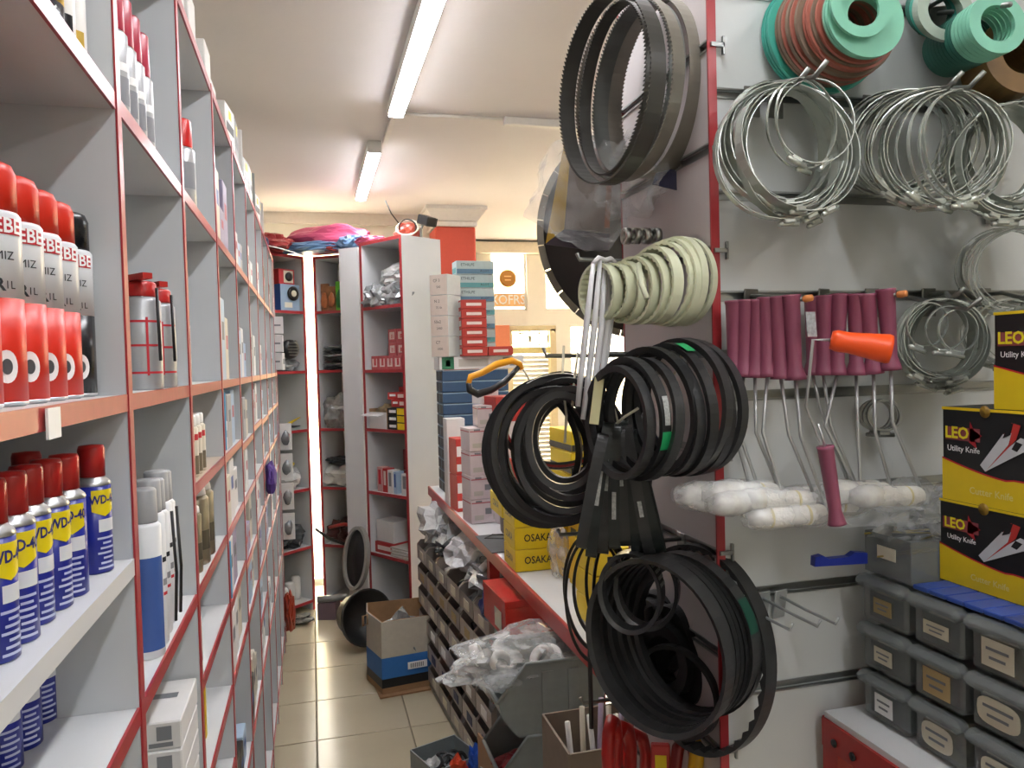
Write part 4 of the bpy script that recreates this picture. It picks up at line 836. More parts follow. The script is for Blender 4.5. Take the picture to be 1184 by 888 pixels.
for i in range(3): carton('yellow_pack', 'yellow box lying behind the loops of belts, %s from the bottom' % ordn(i), 'pack', (.76, 1.85, CZ + i * .07), (.18, .14, .068), 0, yel, 'yellow boxes lying behind the belts', stickers=[('-y', 0, 0, .6, .4, blk)])
# ================================================================== SLATWALL STAND ON THE RIGHT
PXF, PYN, PYF = .575, 1.01, 1.335
slat_w = mat('slat_white', '#c9cdcc', .42, var=.03, scale=6); slat_p = mat('slat_pinkish_white', '#c3bcbc', .45, var=.03, scale=6)
t = thing('slatwall_panel', 'slotted white display panel facing the aisle with red edges', 'display panel', (PXF, PYN, 0))
ga = [.16 + .1497 * k for k in range(17)]          # grooves, aisle face (pitch 0.15 m)
prev = 0.0
for z in ga + [2.56]:
    MB().box((.006, (PYF - PYN) / 2, (prev + z) / 2), (.012, PYF - PYN - .004, z - prev - .011), slat_p).build('slat', t)
    if z < 2.5:
        q = MB(); q.box((.0095, (PYF - PYN) / 2, z), (.005, PYF - PYN, .012), alu)
        for s_ in (-1, 1): q.box((.0005, (PYF - PYN) / 2, z + s_ * .0065), (.004, PYF - PYN, .003), alu)
        q.box((.014, -.004, z), (.022, .006, .006), alu); q.box((.024, -.004, z), (.003, .006, .026), alu); q.build('channel', t)
    prev = z
MB().box((.0062, -.0012, 1.28), (.0135, .0035, 2.56), red_edge).build('edge_band', t)
MB().box((.0062, PYF - PYN + .001, 1.28), (.0135, .0035, 2.56), red_edge).build('edge_band', t)
MB().box((.07, .415, 1.28), (.04, .03, 2.56), red_paint).build('upright', t); MB().tube([(.07, .43, 1.908), (.07, .375, 1.908)], .012, dsteel).build('blade_pin', t)
t = thing('slatwall_panel', 'slotted white display wall facing the camera on the right', 'display panel', (PXF + .014, PYN, 0))
gr = [.396 - .1495 * 2 + .1495 * k for k in range(16)]; gr = [1.292 + .1493 * k for k in range(-8, 9)]
prev = 0.0
for z in gr + [2.56]:
    MB().box((.6, .008, (prev + z) / 2), (1.2, .012, z - prev - .011), slat_w).build('slat', t)
    if z < 2.5:
        q = MB(); q.box((.6, .012, z), (1.2, .005, .012), alu)
        for s_ in (-1, 1): q.box((.6, .002, z + s_ * .0065), (1.2, .004, .003), alu)
        q.build('channel', t)
    prev = z
def pm(p):
    """metres per photo pixel at p"""
    v = ROT.transposed() @ (Vector(p) - Vector((0, 0, CH))); return -v.z / F
def hook(label, pts, r=.0035, m=dsteel, group='display hooks in the slots'):
    t = thing('display_hook', label, 'hook', (0, 0, 0), 0, group)
    MB().tube(pts, r, m, n=8).build('rod', t); p = Vector(pts[0]); d_ = (Vector(pts[1]) - p).normalized()
    M = axis_frame(p + d_ * .004, d_); MB().box((0, -.012, 0), (.026, .045, .003), m, M, bev=.001).build('plate', t)
    return t
GA = lambda z: min(ga, key=lambda g_: abs(g_ - z)); GR = lambda z: min(gr, key=lambda g_: abs(g_ - z))
def hookA(label, y, z, length, up=.012):
    z = GA(z); x0 = PXF - .002
    hook(label, [(x0, y, z), (x0 - length * .5, y, z), (x0 - length, y, z + .002), (x0 - length - .004, y, z + up)])
hookA('long chrome hook at head height carrying the left bundle of belts', 1.19, 1.651, .20, .016)
hookA('chrome hook carrying the coil of belts against the panel', 1.09, 1.651, .13)
hookA('chrome hook near the top carrying the saw blade coils', 1.12, 2.25, .17)
hookA('chrome hook carrying the cream toothed belts', 1.13, 1.807, .16)
hookA('lower chrome hook carrying the big belts', 1.11, 1.357, .13)
hookA('lower chrome hook carrying thin belt loops', 1.20, 1.357, .18)
hookA('bottom chrome hook above the red shackles', 1.22, 1.06, .14)
BN = 0
def belt(label, c, axis, rx, ry, w, t_, m=black_rub, group=None, name='drive_belt', wob=.012, n=48, teeth=0, tooth=0, vee=.25, cat='belt', up=(0, 0, 1)):
    global BN; BN += 1
    a = Vector(axis).normalized(); M = axis_frame((0, 0, 0), a, up)
    return tag(MB().band(M, rx, ry, w, t_, m, n, wob, BN, teeth, tooth, vee=vee).build(name, None, c), label, cat, group)
# left bundle
g1 = 'belts in the left hanging bundle'
spec = [(628, 524, 1.235, 66, 80), (640, 520, 1.225, 82, 88), (632, 527, 1.215, 72, 82), (650, 515, 1.205, 74, 84), (655, 522, 1.195, 64, 76), (640, 528, 1.185, 80, 82), (626, 518, 1.175, 64, 74), (648, 512, 1.165, 76, 80), (656, 526, 1.155, 62, 70), (638, 522, 1.145, 70, 84), (662, 518, 1.135, 66, 82), (652, 516, 1.125, 58, 70), (645, 525, 1.115, 72, 78), (660, 512, 1.105, 56, 66), (655, 520, 1.095, 60, 74)]
rb = random.Random(11)
for i, (px, py, Y, rx, ry) in enumerate(spec):
    c = at(px, py, Y=Y); k = pm(c)
    belt('black V belt, %s from the front of the left hanging bundle' % ordn(14 - i), c, (-.42 + rb.uniform(-.2, .2), -.9, rb.uniform(-.12, .12)), rx * k, ry * k, .013, .009, (black_rub, black_rub2)[i % 2], g1, wob=.018)
for i, (px, py, Y, rx, ry) in enumerate(((652, 510, 1.10, 46, 56), (648, 514, 1.13, 50, 60), (655, 508, 1.16, 42, 50), (646, 506, 1.19, 48, 54), (660, 516, 1.21, 44, 58), (622, 526, 1.245, 62, 74), (618, 518, 1.25, 56, 70))):
    c = at(px, py, Y=Y); k = pm(c)
    belt('inner black belt, %s of the smaller loops in the left bundle' % ordn(i), c, (-.45 + rb.uniform(-.3, .3), -.88, rb.uniform(-.2, .2)), rx * k, ry * k, .013, .010, (black_rub2, black_rub)[i % 2], g1, wob=.03)
c = at(645, 487, Y=1.26); k = pm(c); belt('thick black belt with red line arching over the left bundle', c, (-.3, -.92, .2), 68 * k, 56 * k, .016, .012, black_rub2)
c = at(645, 490, Y=1.245); belt('thin red and white strip tucked under the arching belt', c, (-.3, -.92, .2), 60 * k, 50 * k, .003, .004, red_pl, cat='strip', name='red_strip')
# belt print bands
def wrap_print(label, c, axis, rx, ry, a0, a1, w, m):
    M = axis_frame(c, axis); q = MB(); vs = []; fs = []; n = 8
    for i in range(n + 1):
        a = a0 + (a1 - a0) * i / n
        for z in (-w / 2, w / 2): vs.append(((rx + .0006) * math.sin(a), (ry + .0006) * math.cos(a), z))
    for i in range(n): fs.append((2 * i, 2 * i + 1, 2 * i + 3, 2 * i + 2))
    q.add(vs, fs, m, M); return q
green_s = mat('green_sticker', '#1f9a5b', .4); wprint = mat('belt_print', '#b4b8b5', .5, var=.5, scale=300)
# coil of belts against the panel
g2 = 'belts coiled against the panel'
for i, (px, py, X, r_) in enumerate(((715, 488, .415, .078), (728, 482, .432, .084), (742, 484, .448, .086), (752, 476, .464, .09), (764, 478, .480, .088), (776, 474, .496, .094), (784, 470, .512, .096), (792, 471, .528, .099), (798, 470, .545, .100))):
    c = at(px, py, X=X); ax = (-.96, -.27 + rb.uniform(-.12, .08), rb.uniform(-.08, .08))
    o = belt('black belt, %s from the panel in the coil on the chrome hook' % ordn(8 - i), c, ax, r_ * .97, r_ * 1.02, .015, .009, (black_rub2, black_rub)[i % 2], g2, wob=.012)
    if i in (1, 5):
        o2 = wrap_print('', (0, 0, 0), ax, r_ * .985, r_ * 1.035, *((1.75, 2.05) if i == 1 else (.25, .55)), .015, green_s).build('sticker', o)
    if i == 1: wrap_print('', (0, 0, 0), ax, r_ * .985, r_ * 1.035, 1.2, 1.65, .009, wprint).build('print', o)
# narrow bundle in the middle
g3 = 'narrow belts in the middle bundle'
for i in range(8):
    f_ = (i - 3.5) / 3.5; px = 716 + f_ * 31; c = at(px, 563 + abs(f_) * 5, Y=1.045 + .008 * (i % 3)); k = pm(c) * (1 + .05 * ((i * 3) % 4 - 1.5))
    ax = Vector((.88, -.46, 0)) + Vector((0, 0, .22 * f_)); o = belt('narrow printed belt, %s from the left in the middle bundle' % ordn(i), c, ax, .022 + .004 * (i % 3), 74 * k, .0165, .006, (black_rub2, mat('greenish_rubber', '#222927', .38, var=.2))[i % 2], g3, wob=.004, vee=.1)
    if i in (1, 2, 3, 4, 6): wrap_print('', (0, 0, 0), ax, .0228 + .004 * (i % 3), 74 * k + .001, *((-1.75, -1.25), (-1.55, -1.0), (-2.05, -1.6), (-1.5, -1.2), (-1.95, -1.7))[(1, 2, 3, 4, 6).index(i)], .006, wprint).build('print', o)
c = at(742, 550, Y=1.10); belt('single wide loop hanging on the right of the middle bundle', c, (.8, -.6, -.12), .05, 75 * pm(c), .014, .006, black_rub2)
# lower big belts
g4 = 'big belts on the lower hook'
for i, (px, py, X, r_, w) in enumerate(((800, 736, .562, .116, .02), (797, 736, .55, .114, .018), (803, 738, .54, .112, .018), (795, 732, .53, .120, .022), (786, 736, .517, .120, .018), (778, 738, .505, .122, .02), (770, 742, .492, .125, .02), (760, 746, .474, .126, .036))):
    c = at(px, py, X=X); ax = (-.86, -.5 + rb.uniform(-.06, .06), rb.uniform(-.05, .05))
    o = belt('%s black belt, %s from the front on the lower hook' % ('broad ribbed' if i == 7 else 'big', ordn(7 - i)), c, ax, r_ * .93, r_ * 1.02, w, .007, black_rub2 if i in (7, 3) else black_rub, g4, wob=.006)
    if i == 3: wrap_print('', (0, 0, 0), ax, r_ * .94, r_ * 1.03, .95, 1.35, .02, mat('dark_green_sticker', '#1c4a3c', .4)).build('sticker', o)
for i, (px, py, X, r_) in enumerate(((762, 745, .568, .088), (772, 750, .56, .072), (756, 735, .552, .064), (770, 762, .545, .058), (778, 735, .565, .05), (750, 760, .56, .045), (765, 728, .566, .03), (788, 770, .57, .06))):
    c = at(px, py, X=X); belt('coiled black belt, %s of those bunched inside the big belts' % ordn(i), c, (-.9, -.4 + .1 * (i % 3), .06 * (i % 2)), r_ * .95, r_ * 1.02, .03, .02, black_rub, 'belts bunched inside the big belts', wob=.02)
c = at(806, 748, X=.564); belt('long toothed timing belt hanging down past the red edge', c, (-.93, -.36, .06), .135, .158, .026, .010, black_rub2, name='timing_belt', n=84, teeth=1, tooth=.005, wob=.004, vee=0)
c = at(782, 800, X=.535); belt('loose black belt sagging below the big belts', c, (-.86, -.5, 0), .075, .072, .012, .007, black_rub)
g5 = 'thin belt loops beside the lower belts'
for i, (px, py, rx, ry) in enumerate(((690, 686, 40, 72), (696, 680, 34, 64), (702, 676, 26, 58), (688, 694, 36, 76), (706, 690, 22, 66))):
    c = at(px, py, Y=1.19 - .012 * i); k = pm(c); belt('thin black loop, %s from the back beside the lower belts' % ordn(i), c, (-.55 + .1 * i, -.83, .08 * (i % 3) - .08), rx * k, ry * k, .006, .005, black_rub, g5, wob=.02)
for i, (px, py, w) in enumerate(((730, 684, .03), (748, 680, .03))):
    c = at(px, py, Y=1.045 + .02 * i); k = pm(c); ax = (-.62 + .1 * i, -.78, 0)
    o = belt('small ribbed belt ring with pale stripes, %s' % ('nearer', 'further')[i], c, ax, 37 * k, 47 * k, w, .006, black_rub2, 'small ribbed rings', wob=0)
    q = MB()
    for j in range(4): q.v, q.v; wrap = wrap_print('', (0, 0, 0), ax, 37 * k + .0006, 47 * k + .0006, .75 + j * .17, .84 + j * .17, .026, wprint); q.add(wrap.v, wrap.f, wprint)
    o2 = q.build('stripes', o); o2['kind'] = 'stuff'
tag(MB().tube([at(684, 700, Y=1.2), at(682, 760, Y=1.2), at(684, 842, Y=1.2)], .0042, black_rub, n=6).build('belt_strap'), 'thin black strap hanging straight down to the carton', 'strap')
# strings, cable ties, tag
string_m = mat('cream_string', '#c9c3ad', .7); tie_m = mat('white_nylon', '#cfcfd0', .35, var=.03)
for i, pts in enumerate(([(652, 400, 1.17), (650, 440, 1.15), (655, 480, 1.13), (653, 512, 1.12)], [(668, 408, 1.14), (664, 440, 1.12), (662, 470, 1.11)], [(790, 405, 1.06), (784, 425, 1.05), (775, 440, 1.05), (786, 452, 1.05)], [(703, 450, 1.08), (712, 480, 1.07), (716, 496, 1.07)], [(738, 472, 1.06), (722, 482, 1.06), (706, 496, 1.06)])):
    tag(MB().tube([at(a, b_, Y=c_) for a, b_, c_ in pts], .0022, string_m, n=6).build('string'), 'cream string tying %s' % ('the left belt bundle to its hook', 'the right side of the left bundle', 'the coil of belts in a knot', 'the middle bundle from above', 'the middle bundle sideways')[i], 'string', 'strings on the belts')
t = thing('cable_ties', 'bunch of long white cable ties hanging before the saw blade', 'cable ties', at(690, 395, Y=1.05))
o_ = at(690, 395, Y=1.05)
for i, pts in enumerate(([(686, 305), (680, 360), (672, 430), (668, 470)], [(694, 300), (688, 370), (680, 440), (674, 485)], [(700, 302), (696, 370), (688, 440), (680, 490)], [(706, 300), (704, 360), (697, 420), (690, 478)], [(712, 304), (709, 350), (701, 410), (694, 455)])):
    MB().tube([at(a, b_, Y=1.05 + .008 * i) - o_ for a, b_ in pts], [.0035, .005, .005, .004], tie_m, n=6).build('tie', t)
MB().tube([at(686, 305, Y=1.05) - o_, at(692, 298, Y=1.055) - o_, at(700, 301, Y=1.06) - o_, at(706, 299, Y=1.07) - o_, at(712, 305, Y=1.08) - o_], .004, tie_m, n=6).build('loop', t)
t = tag(MB().box((0, 0, 0), (.014, .07, .002), mat('yellowish_tag', '#c9c79a', .35), axis_frame((0, 0, 0), (-.5, -.85, .1), (.15, 0, 1)), bev=.0008).build('hang_tag', None, at(690, 463, Y=1.03)), 'translucent yellowish tag hanging below the cable ties', 'tag')
# ---- saw blade coils
bs1 = mat('blade_grey', '#686b67', .35, .35, var=.15, scale=12); bs2 = mat('blade_dark', '#474642', .35, .3, var=.15, scale=12); bs3 = mat('blade_brown', '#7d786d', .4, .35, var=.2, scale=14)
for i, (px, X, r_, m_, w) in enumerate(((754, .553, .139, bs3, .038), (735, .517, .132, bs1, .028), (724, .490, .137, bs3, .022), (712, .466, .126, bs2, .020), (704, .441, .135, bs2, .026))):
    c = at(px, 105, X=X); ax = (-.985, -.17 + .09 * (i % 2) - .05 * (i % 3), .04 * (i % 2))
    o = tag(MB().band(axis_frame((0, 0, 0), ax), r_ * .88, r_ * 1.01, w, .0016, m_, 64, .004, i).build('saw_band', None, c), '%s steel band saw coil, %s from the panel' % (('brownish', 'worn brownish', 'grey', 'pale grey', 'dark outer')[i], ordn(i)), 'saw band', 'band saw coils on the top hook')
    q = MB(); vs = []; fs = []; N_ = 130; s_ = -1 if i else 1
    for j in range(N_):
        a0, a1 = 2 * PI * j / N_, 2 * PI * (j + .75) / N_
        b_ = len(vs); z0 = -s_ * w / 2; z1 = -s_ * (w / 2 + .003)
        for a, z in ((a0, z0), (a1, z0), (a1, z1)): vs += [(r_ * .88 * math.sin(a), r_ * 1.01 * math.cos(a), z), ((r_ * .88 - .0015) * math.sin(a), (r_ * 1.01 - .0015) * math.cos(a), z)]
        fs += [(b_, b_ + 2, b_ + 4), (b_ + 1, b_ + 5, b_ + 3), (b_, b_ + 4, b_ + 5, b_ + 1), (b_ + 2, b_ + 3, b_ + 5, b_ + 4)]
    q.add(vs, fs, m_, axis_frame((0, 0, 0), ax)); te = q.build('teeth', o); te['kind'] = 'stuff'
    if i == 4:
        for (a0, a1) in ((-2.25, -1.95), (-1.75, -1.55)): wrap_print('', (0, 0, 0), ax, r_ * .88, r_ * 1.01, a0, a1, .02, mat('pale_tape', '#9fa596', .4)).build('tape', o)
# big segmented blade behind the panel edge
c = at(742, 268, Y=1.40); t = thing('cutting_disc', 'large dark circular blade with segmented rim behind the panel edge', 'saw blade', c)
R_ = .212; blade = mat('blade_plate', '#4b4945', .4, .6, var=.2, scale=8); M = axis_frame((0, 0, 0), (-.12, -1, 0))
MB().lathe([(.02, -.0015), (R_ - .012, -.0015), (R_ - .012, .0015), (.02, .0015), (.02, -.0015)], blade, M, 72).build('plate', t)
seg = MB(); n_ = 26
for j in range(1):
    a0, a1 = 0, 2 * PI / n_ * .95; vs = []; fs = []
    for i in range(5):
        a = a0 + (a1 - a0) * i / 4
        for r_, z in ((R_ - .013, -.0022), (R_, -.0022), (R_, .0022), (R_ - .013, .0022)): vs.append((r_ * math.sin(a), r_ * math.cos(a), z))
    for i in range(4):
        for q_ in range(4): fs.append((i * 4 + q_, i * 4 + (q_ + 1) % 4, i * 4 + 4 + (q_ + 1) % 4, i * 4 + 4 + q_))
    fs += [(3, 2, 1, 0), (16, 17, 18, 19)]; seg.add(vs, fs, mat('segment_grey', '#7b7567', .55, .3, var=.2))
s0 = None
for j in range(n_):
    if s0 is None: s0 = seg.build('segment', t); s0.matrix_local = M @ RZ(0); 
    else: c_ = s0.copy(); COL.objects.link(c_); c_.parent = t; c_.matrix_local = M @ RZ(2 * PI * j / n_)
# packaged blade card with film
c = at(668, 245, Y=1.35); k = pm(c); t = thing('blade_package', 'yellow and black blade card in clear film before the large blade', 'package', c)
M = axis_frame((0, 0, 0), (-.35, -.93, 0)); q = MB()
q.prism([(-38 * k, -35 * k), (-16 * k, -19 * k), (-6 * k, 75 * k), (-14 * k, 78 * k)], .002, mat('mustard_card', '#a8851c', .4, var=.25, scale=50), M)
q.build('yellow_strip', t)
MB().prism([(-38 * k, -36 * k), (-16 * k, -20 * k), (36 * k, -27 * k), (34 * k, -48 * k)], .002, mat('plum_card', '#2c1f2b', .35, var=.2), M).build('dark_strip', t)
MB().prism([(-15 * k, -19 * k), (36 * k, -26 * k), (40 * k, 70 * k), (-6 * k, 75 * k)], .0015, mat('brown_card_dim', '#6b5c50', .35, var=.35, scale=25), M).build('card', t)
MB().prism([(30 * k, -20 * k), (36 * k, -20 * k), (42 * k, 60 * k), (36 * k, 60 * k)], .0035, mat('rust_strip', '#8d5736', .4), M).build('rust_strip', t)
MB().blob((120 * k, 120 * k, .03), clear, M @ T(14 * k, 20 * k, .0), amp=.2, seed=90, flat=False, sharp=True, sub=4).build('film', t)
c = at(735, 215, X=.54); bag('film_bag', 'clear crinkled film hanging below the band saw coils', 'film', (c.x - .02, 1.17, c.z - .05), (.1, .14, .13), clear, 0, 91, .35, 2.5, sub=4)
c = at(775, 207, Y=1.12); tag(MB().box((0, 0, 0), (.05, .03, .004), mat('navy_foil', '#23233c', .2, var=.4), axis_frame((0, 0, 0), (-.5, -.8, 0), (.4, 0, 1))).build('foil_label', None, c), 'dark foil label in the film under the saw coils', 'label')
for i in range(4):
    c = at(724 + i * 11.5, 273, X=.50 + .017 * i); tag(MB().lathe([(.008, -.005), (.0135, -.005), (.0135, .005), (.008, .005), (.008, -.005)], steel, axis_frame((0, 0, 0), (-1, 0, 0)), 20).build('steel_bush', None, c), 'shiny steel bush on the hook, %s from the left' % ordn(i), 'bush', 'steel bushes above the cream belts')
# cream toothed belts
for i, (px, py, X, r_, w, t_) in enumerate(((694, 338, .428, .045, .018, .006), (712, 336, .447, .041, .018, .005), (722, 338, .462, .047, .014, .005), (733, 336, .474, .051, .016, .006), (746, 334, .488, .053, .016, .006), (757, 330, .502, .058, .018, .006), (766, 328, .515, .063, .012, .006), (774, 327, .526, .066, .012, .006), (783, 325, .540, .067, .012, .006), (789, 326, .552, .068, .010, .006))):
    c = at(px, py, X=X); belt('cream toothed belt coil, %s from the left on its hook' % ordn(i), c, (-.95, -.3 + .05 * (i % 3), .03 * (i % 2)), r_ * .97, r_, w, t_, cream_pu, 'cream toothed belts on the hook', name='toothed_belt', n=56, teeth=1, tooth=.0025, vee=0, wob=.006)
tag(MB().tube([at(738, 305, X=.46), at(742, 330, X=.455), at(748, 345, X=.455)], .004, cream_pu, n=6).build('belt_end'), 'loose cream belt end lying over the coils', 'belt end')
# things under the belts
t = thing('tall_carton', 'tall open brown carton of sticks below the hanging belts', 'carton', (.565, 1.50, 0))
q = MB()
for (c_, s_) in (((0, -.09, .435), (.19, .005, .87)), ((0, .09, .435), (.19, .005, .87)), ((-.095, 0, .435), (.005, .18, .87)), ((.095, 0, .435), (.005, .18, .87)), ((0, 0, .004), (.19, .18, .008))): q.box(c_, s_, mat('dull_carton', '#8d7f70', .8, var=.1))
q.build('body', t)
for i in range(7):
    tag(MB().tube([(0, 0, -.2), (.02 * (i % 3 - 1), .01, .06 + .02 * (i % 3))], .006, (white_pl, paper, mat('lilac_stick', '#a99bb0', .5))[i % 3], n=6).build('stick', None, (.51 + .018 * i, 1.47 + .015 * (i % 2), .84)), 'pale stick poking out of the tall carton', 'stick', 'sticks in the tall carton')
def shackle(label, c, ang, m, s_=1.0, grp='red shackles under the belts'):
    t = thing('shackle', label, 'shackle', c, ang, grp)
    MB().tube([(-.022 * s_, 0, -.05 * s_), (-.026 * s_, 0, 0), (-.018 * s_, 0, .03 * s_), (0, 0, .042 * s_), (.018 * s_, 0, .03 * s_), (.026 * s_, 0, 0), (.022 * s_, 0, -.05 * s_)], .011 * s_, m, n=12).build('bow', t)
    MB().tube([(-.034 * s_, 0, -.055 * s_), (.034 * s_, 0, -.055 * s_)], .011 * s_, m, n=12).build('pin', t)
for i, (px, py) in enumerate(((708, 862), (720, 868), (734, 876))): shackle('glossy red shackle, %s from the left below the belts' % ordn(i), at(px, py, Y=1.16 + .03 * i), .9 - .3 * i, red_pl, 1.0)
c = at(815, 885, Y=1.08); shackle('yellow round hook shackle at the bottom by the red edge', c, .5, mat('lifting_yellow', '#dba81a', .3), 1.1, None)
c = at(792, 880, Y=1.10); shackle('dark red shackle beside the yellow one', c, .4, mat('deep_red', '#7e1a1a', .3), .9, None)
carton('red_tag_box', 'red card with yellow square hanging at the bottom by the belts', 'card', at(764, 888, Y=1.11) - Vector((0, 0, .03)), (.03, .012, .07), -.4, mat('red_card', '#b5312f', .5), stickers=[('-y', 0, .1, .6, .35, yel)])
# ================================================================== GOODS ON THE CAMERA-FACING SLATWALL
def disc(label, c, axis, ro, ri, th, m, group):
    M = axis_frame((0, 0, 0), axis)
    return tag(MB().lathe([(ri, -th / 2), (ro, -th / 2), (ro, th / 2), (ri, th / 2), (ri, -th / 2)], m, M, 40, smooth=False).build('gasket_ring', None, c), label, 'gasket', group)
teal = mat('teal_gasket', '#3ea390', .5, var=.12, scale=25); pgreen = mat('pale_green_gasket', '#7fc4a8', .55, var=.12, scale=25); coral = mat('coral_gasket', '#a86252', .55, var=.15, scale=25); brn = mat('brown_gasket', '#7d6a58', .6, var=.15, scale=25)
gry = mat('grey_green_gasket', '#a3b3a3', .55, var=.1); dkt = mat('dark_teal_gasket', '#2d6a5a', .5, var=.15); tan = mat('tan_gasket', '#7d5c2b', .55, var=.15)
A0, A1 = at(945, 44, Y=.992), at(1000, 20, Y=.865)
seq = [(teal, .088)] * 4 + [(brn, .08)] * 3 + [(coral, .08)] + [(brn, .078)] * 2 + [(coral, .077)] + [(brn, .074)] * 2 + [(coral, .068)] * 2 + [(brn, .063), (coral, .06), (brn, .055)] + [(pgreen, .056)] * 2
for i, (m_, ro) in enumerate(seq):
    k = i / (len(seq) - 1); c = A0.lerp(A1, k) + Vector((0, 0, 0)); nm = {teal: 'teal', brn: 'brown', coral: 'coral red', pgreen: 'pale green'}[m_]
    disc('%s gasket disc in the big mixed stack, number %s from the wall' % (nm, ordn(i) if i < 16 else ('seventeenth', 'eighteenth', 'nineteenth', 'twentieth')[i - 16]), c, (-.12 + .02 * (i % 3), -1, .1), ro,   .026, .0042, m_, 'gasket discs in the big mixed stack')
c = at(994, 8, Y=.857); disc('small pale green ring hung in front of the mixed stack', c, (-.1, -1, .1), .042, .027, .004, pgreen, None)
hook('hook rod through the big mixed gasket stack', [(A0.x, PYN - .002, GR(2.19)), (A0.x + .02, .93, GR(2.19)), (A1.x + .01, .84, GR(2.19) + .01)])
for gi, (p0, p1, col, ro, ri, n_, nm) in enumerate((((1078, 12, .985), (1092, 14, .90), (dkt, teal, gry), .043, .027, 8, 'grey green'), ((1095, 60, .99), (1152, 28, .80), (dkt, dkt, pgreen), .040, .024, 14, 'dark teal'), ((1150, 85, .99), (1180, 62, .86), (tan, tan, tan), .058, .03, 10, 'tan brown'))):
    a_, b_ = at(*p0[:2], Y=p0[2]), at(*p1[:2], Y=p1[2])
    for i in range(n_):
        k = i / (n_ - 1); disc('%s gasket ring, %s from the wall in its stack' % (nm, ordn(i)), a_.lerp(b_, k), (-.15, -1, .08), ro, ri, .006, col[min(2, int(k * 2.99))], '%s gasket stack' % nm)
    hook('hook rod through the %s gasket stack' % nm, [(a_.x, PYN - .002, GR(a_.z + ri)), (b_.x, b_.y - .02, b_.z + ri - .008)])
# hose clamps
clampm = mat('clamp_steel', '#c2c8c0', .25, .55, var=.1); 
def clamp(label, c, axis, r, w, group, a_h, i=0, m=clampm, th=.0011):
    t = thing('hose_clamp', label, 'hose clamp', c, 0, group); M = axis_frame((0, 0, 0), axis)
    MB().band(M, r, r, w, th, m, 44, .012, i * 3 + 1, vee=0).build('band', t)
    Mh = M @ Matrix.Translation((r * math.sin(a_h), r * math.cos(a_h), 0)) @ RZ(-a_h)
    q = MB(); q.box((0, .003, 0), (.016, .007, w * 1.25), m, Mh, bev=.0015); q.lathe([(.0035, -.014), (.0035, .012), (.002, .014)], m, Mh @ T(0, .006, 0) @ RY(PI / 2), 10); q.build('screw', t)
rc = random.Random(21)
def clamp_group(n_, p0, p1, r0, r1, ax, w, gname, hanglab):
    a_, b_ = at(*p0[:2], Y=p0[2]), at(*p1[:2], Y=p1[2])
    for i in range(n_):
        k = i / max(1, n_ - 1); r = rc.uniform(r0, r1); top = a_.lerp(b_, k)
        sw = rc.uniform(-.25, .25); c = top + Vector((math.sin(sw) * r * .8, 0, -math.cos(sw) * r))
        axi = (ax[0] + rc.uniform(-.25, .25), ax[1], ax[2] + rc.uniform(-.12, .12))
        clamp('steel hose clamp %s, %s from the wall' % (hanglab, ordn(i)), c, axi, r, w * rc.uniform(.7, 1.1), gname, PI + rc.uniform(-.7, .7), i)
    hook('hook rod holding the steel clamps %s' % hanglab, [(a_.x, PYN - .002, GR(a_.z)), (a_.x, .97, GR(a_.z)), (b_.x, b_.y - .012, b_.z - .001), (b_.x + .006, b_.y - .03, b_.z + .014)])
clamp_group(20, (905, 98, .985), (915, 100, .90), .083, .094, (-.05, -1, .03), .014, 'clamps in the first big bunch', 'in the bunch under the mixed gaskets')
clamp_group(3, (925, 92, .89), (935, 92, .875), .040, .062, (.1, -1, .0), .004, 'thin clamps in the first bunch', 'with thin wire in the first bunch')
clamp_group(22, (1032, 108, .985), (1088, 104, .85), .072, .082, (-.55, -.85, .02), .013, 'clamps in the second big bunch', 'in the bunch right of the first')
clamp_group(4, (1100, 108, .85), (1112, 104, .83), .074, .083, (-.1, -1, .02), .006, 'front clamps of the second bunch', 'hanging loose at the front of the second bunch')
clamp_group(18, (1150, 128, .985), (1172, 120, .83), .070, .080, (-.3, -.95, .02), .012, 'clamps in the third bunch', 'in the bunch at the right frame edge')
clamp_group(20, (1085, 348, .985), (1092, 346, .90), .056, .066, (-.25, -.95, .0), .013, 'clamps in the low bunch', 'in the low bunch right of the rollers')
clamp_group(3, (1075, 350, .89), (1110, 358, .87), .028, .042, (-.2, -.95, 0), .006, 'small clamps at the front of the low bunch', 'small at the front of the low bunch')
clamp_group(12, (1158, 266, .985), (1185, 262, .86), .058, .064, (-.75, -.65, .0), .012, 'clamps above the black boxes', 'in the bunch above the black boxes')
clamp_group(7, (1150, 350, .985), (1175, 345, .88), .045, .05, (-.7, -.7, .0), .012, 'clamps behind the black boxes', 'peeking out behind the black boxes')
for i in range(3): clamp('dark rubber lined clamp below the rollers, %s' % ordn(i), at(1012 + 5 * i, 480, Y=.985 - .012 * i), (-.5, -.85, 0), .024, .012, 'dark clamps below the rollers', PI, i, dsteel, .003)
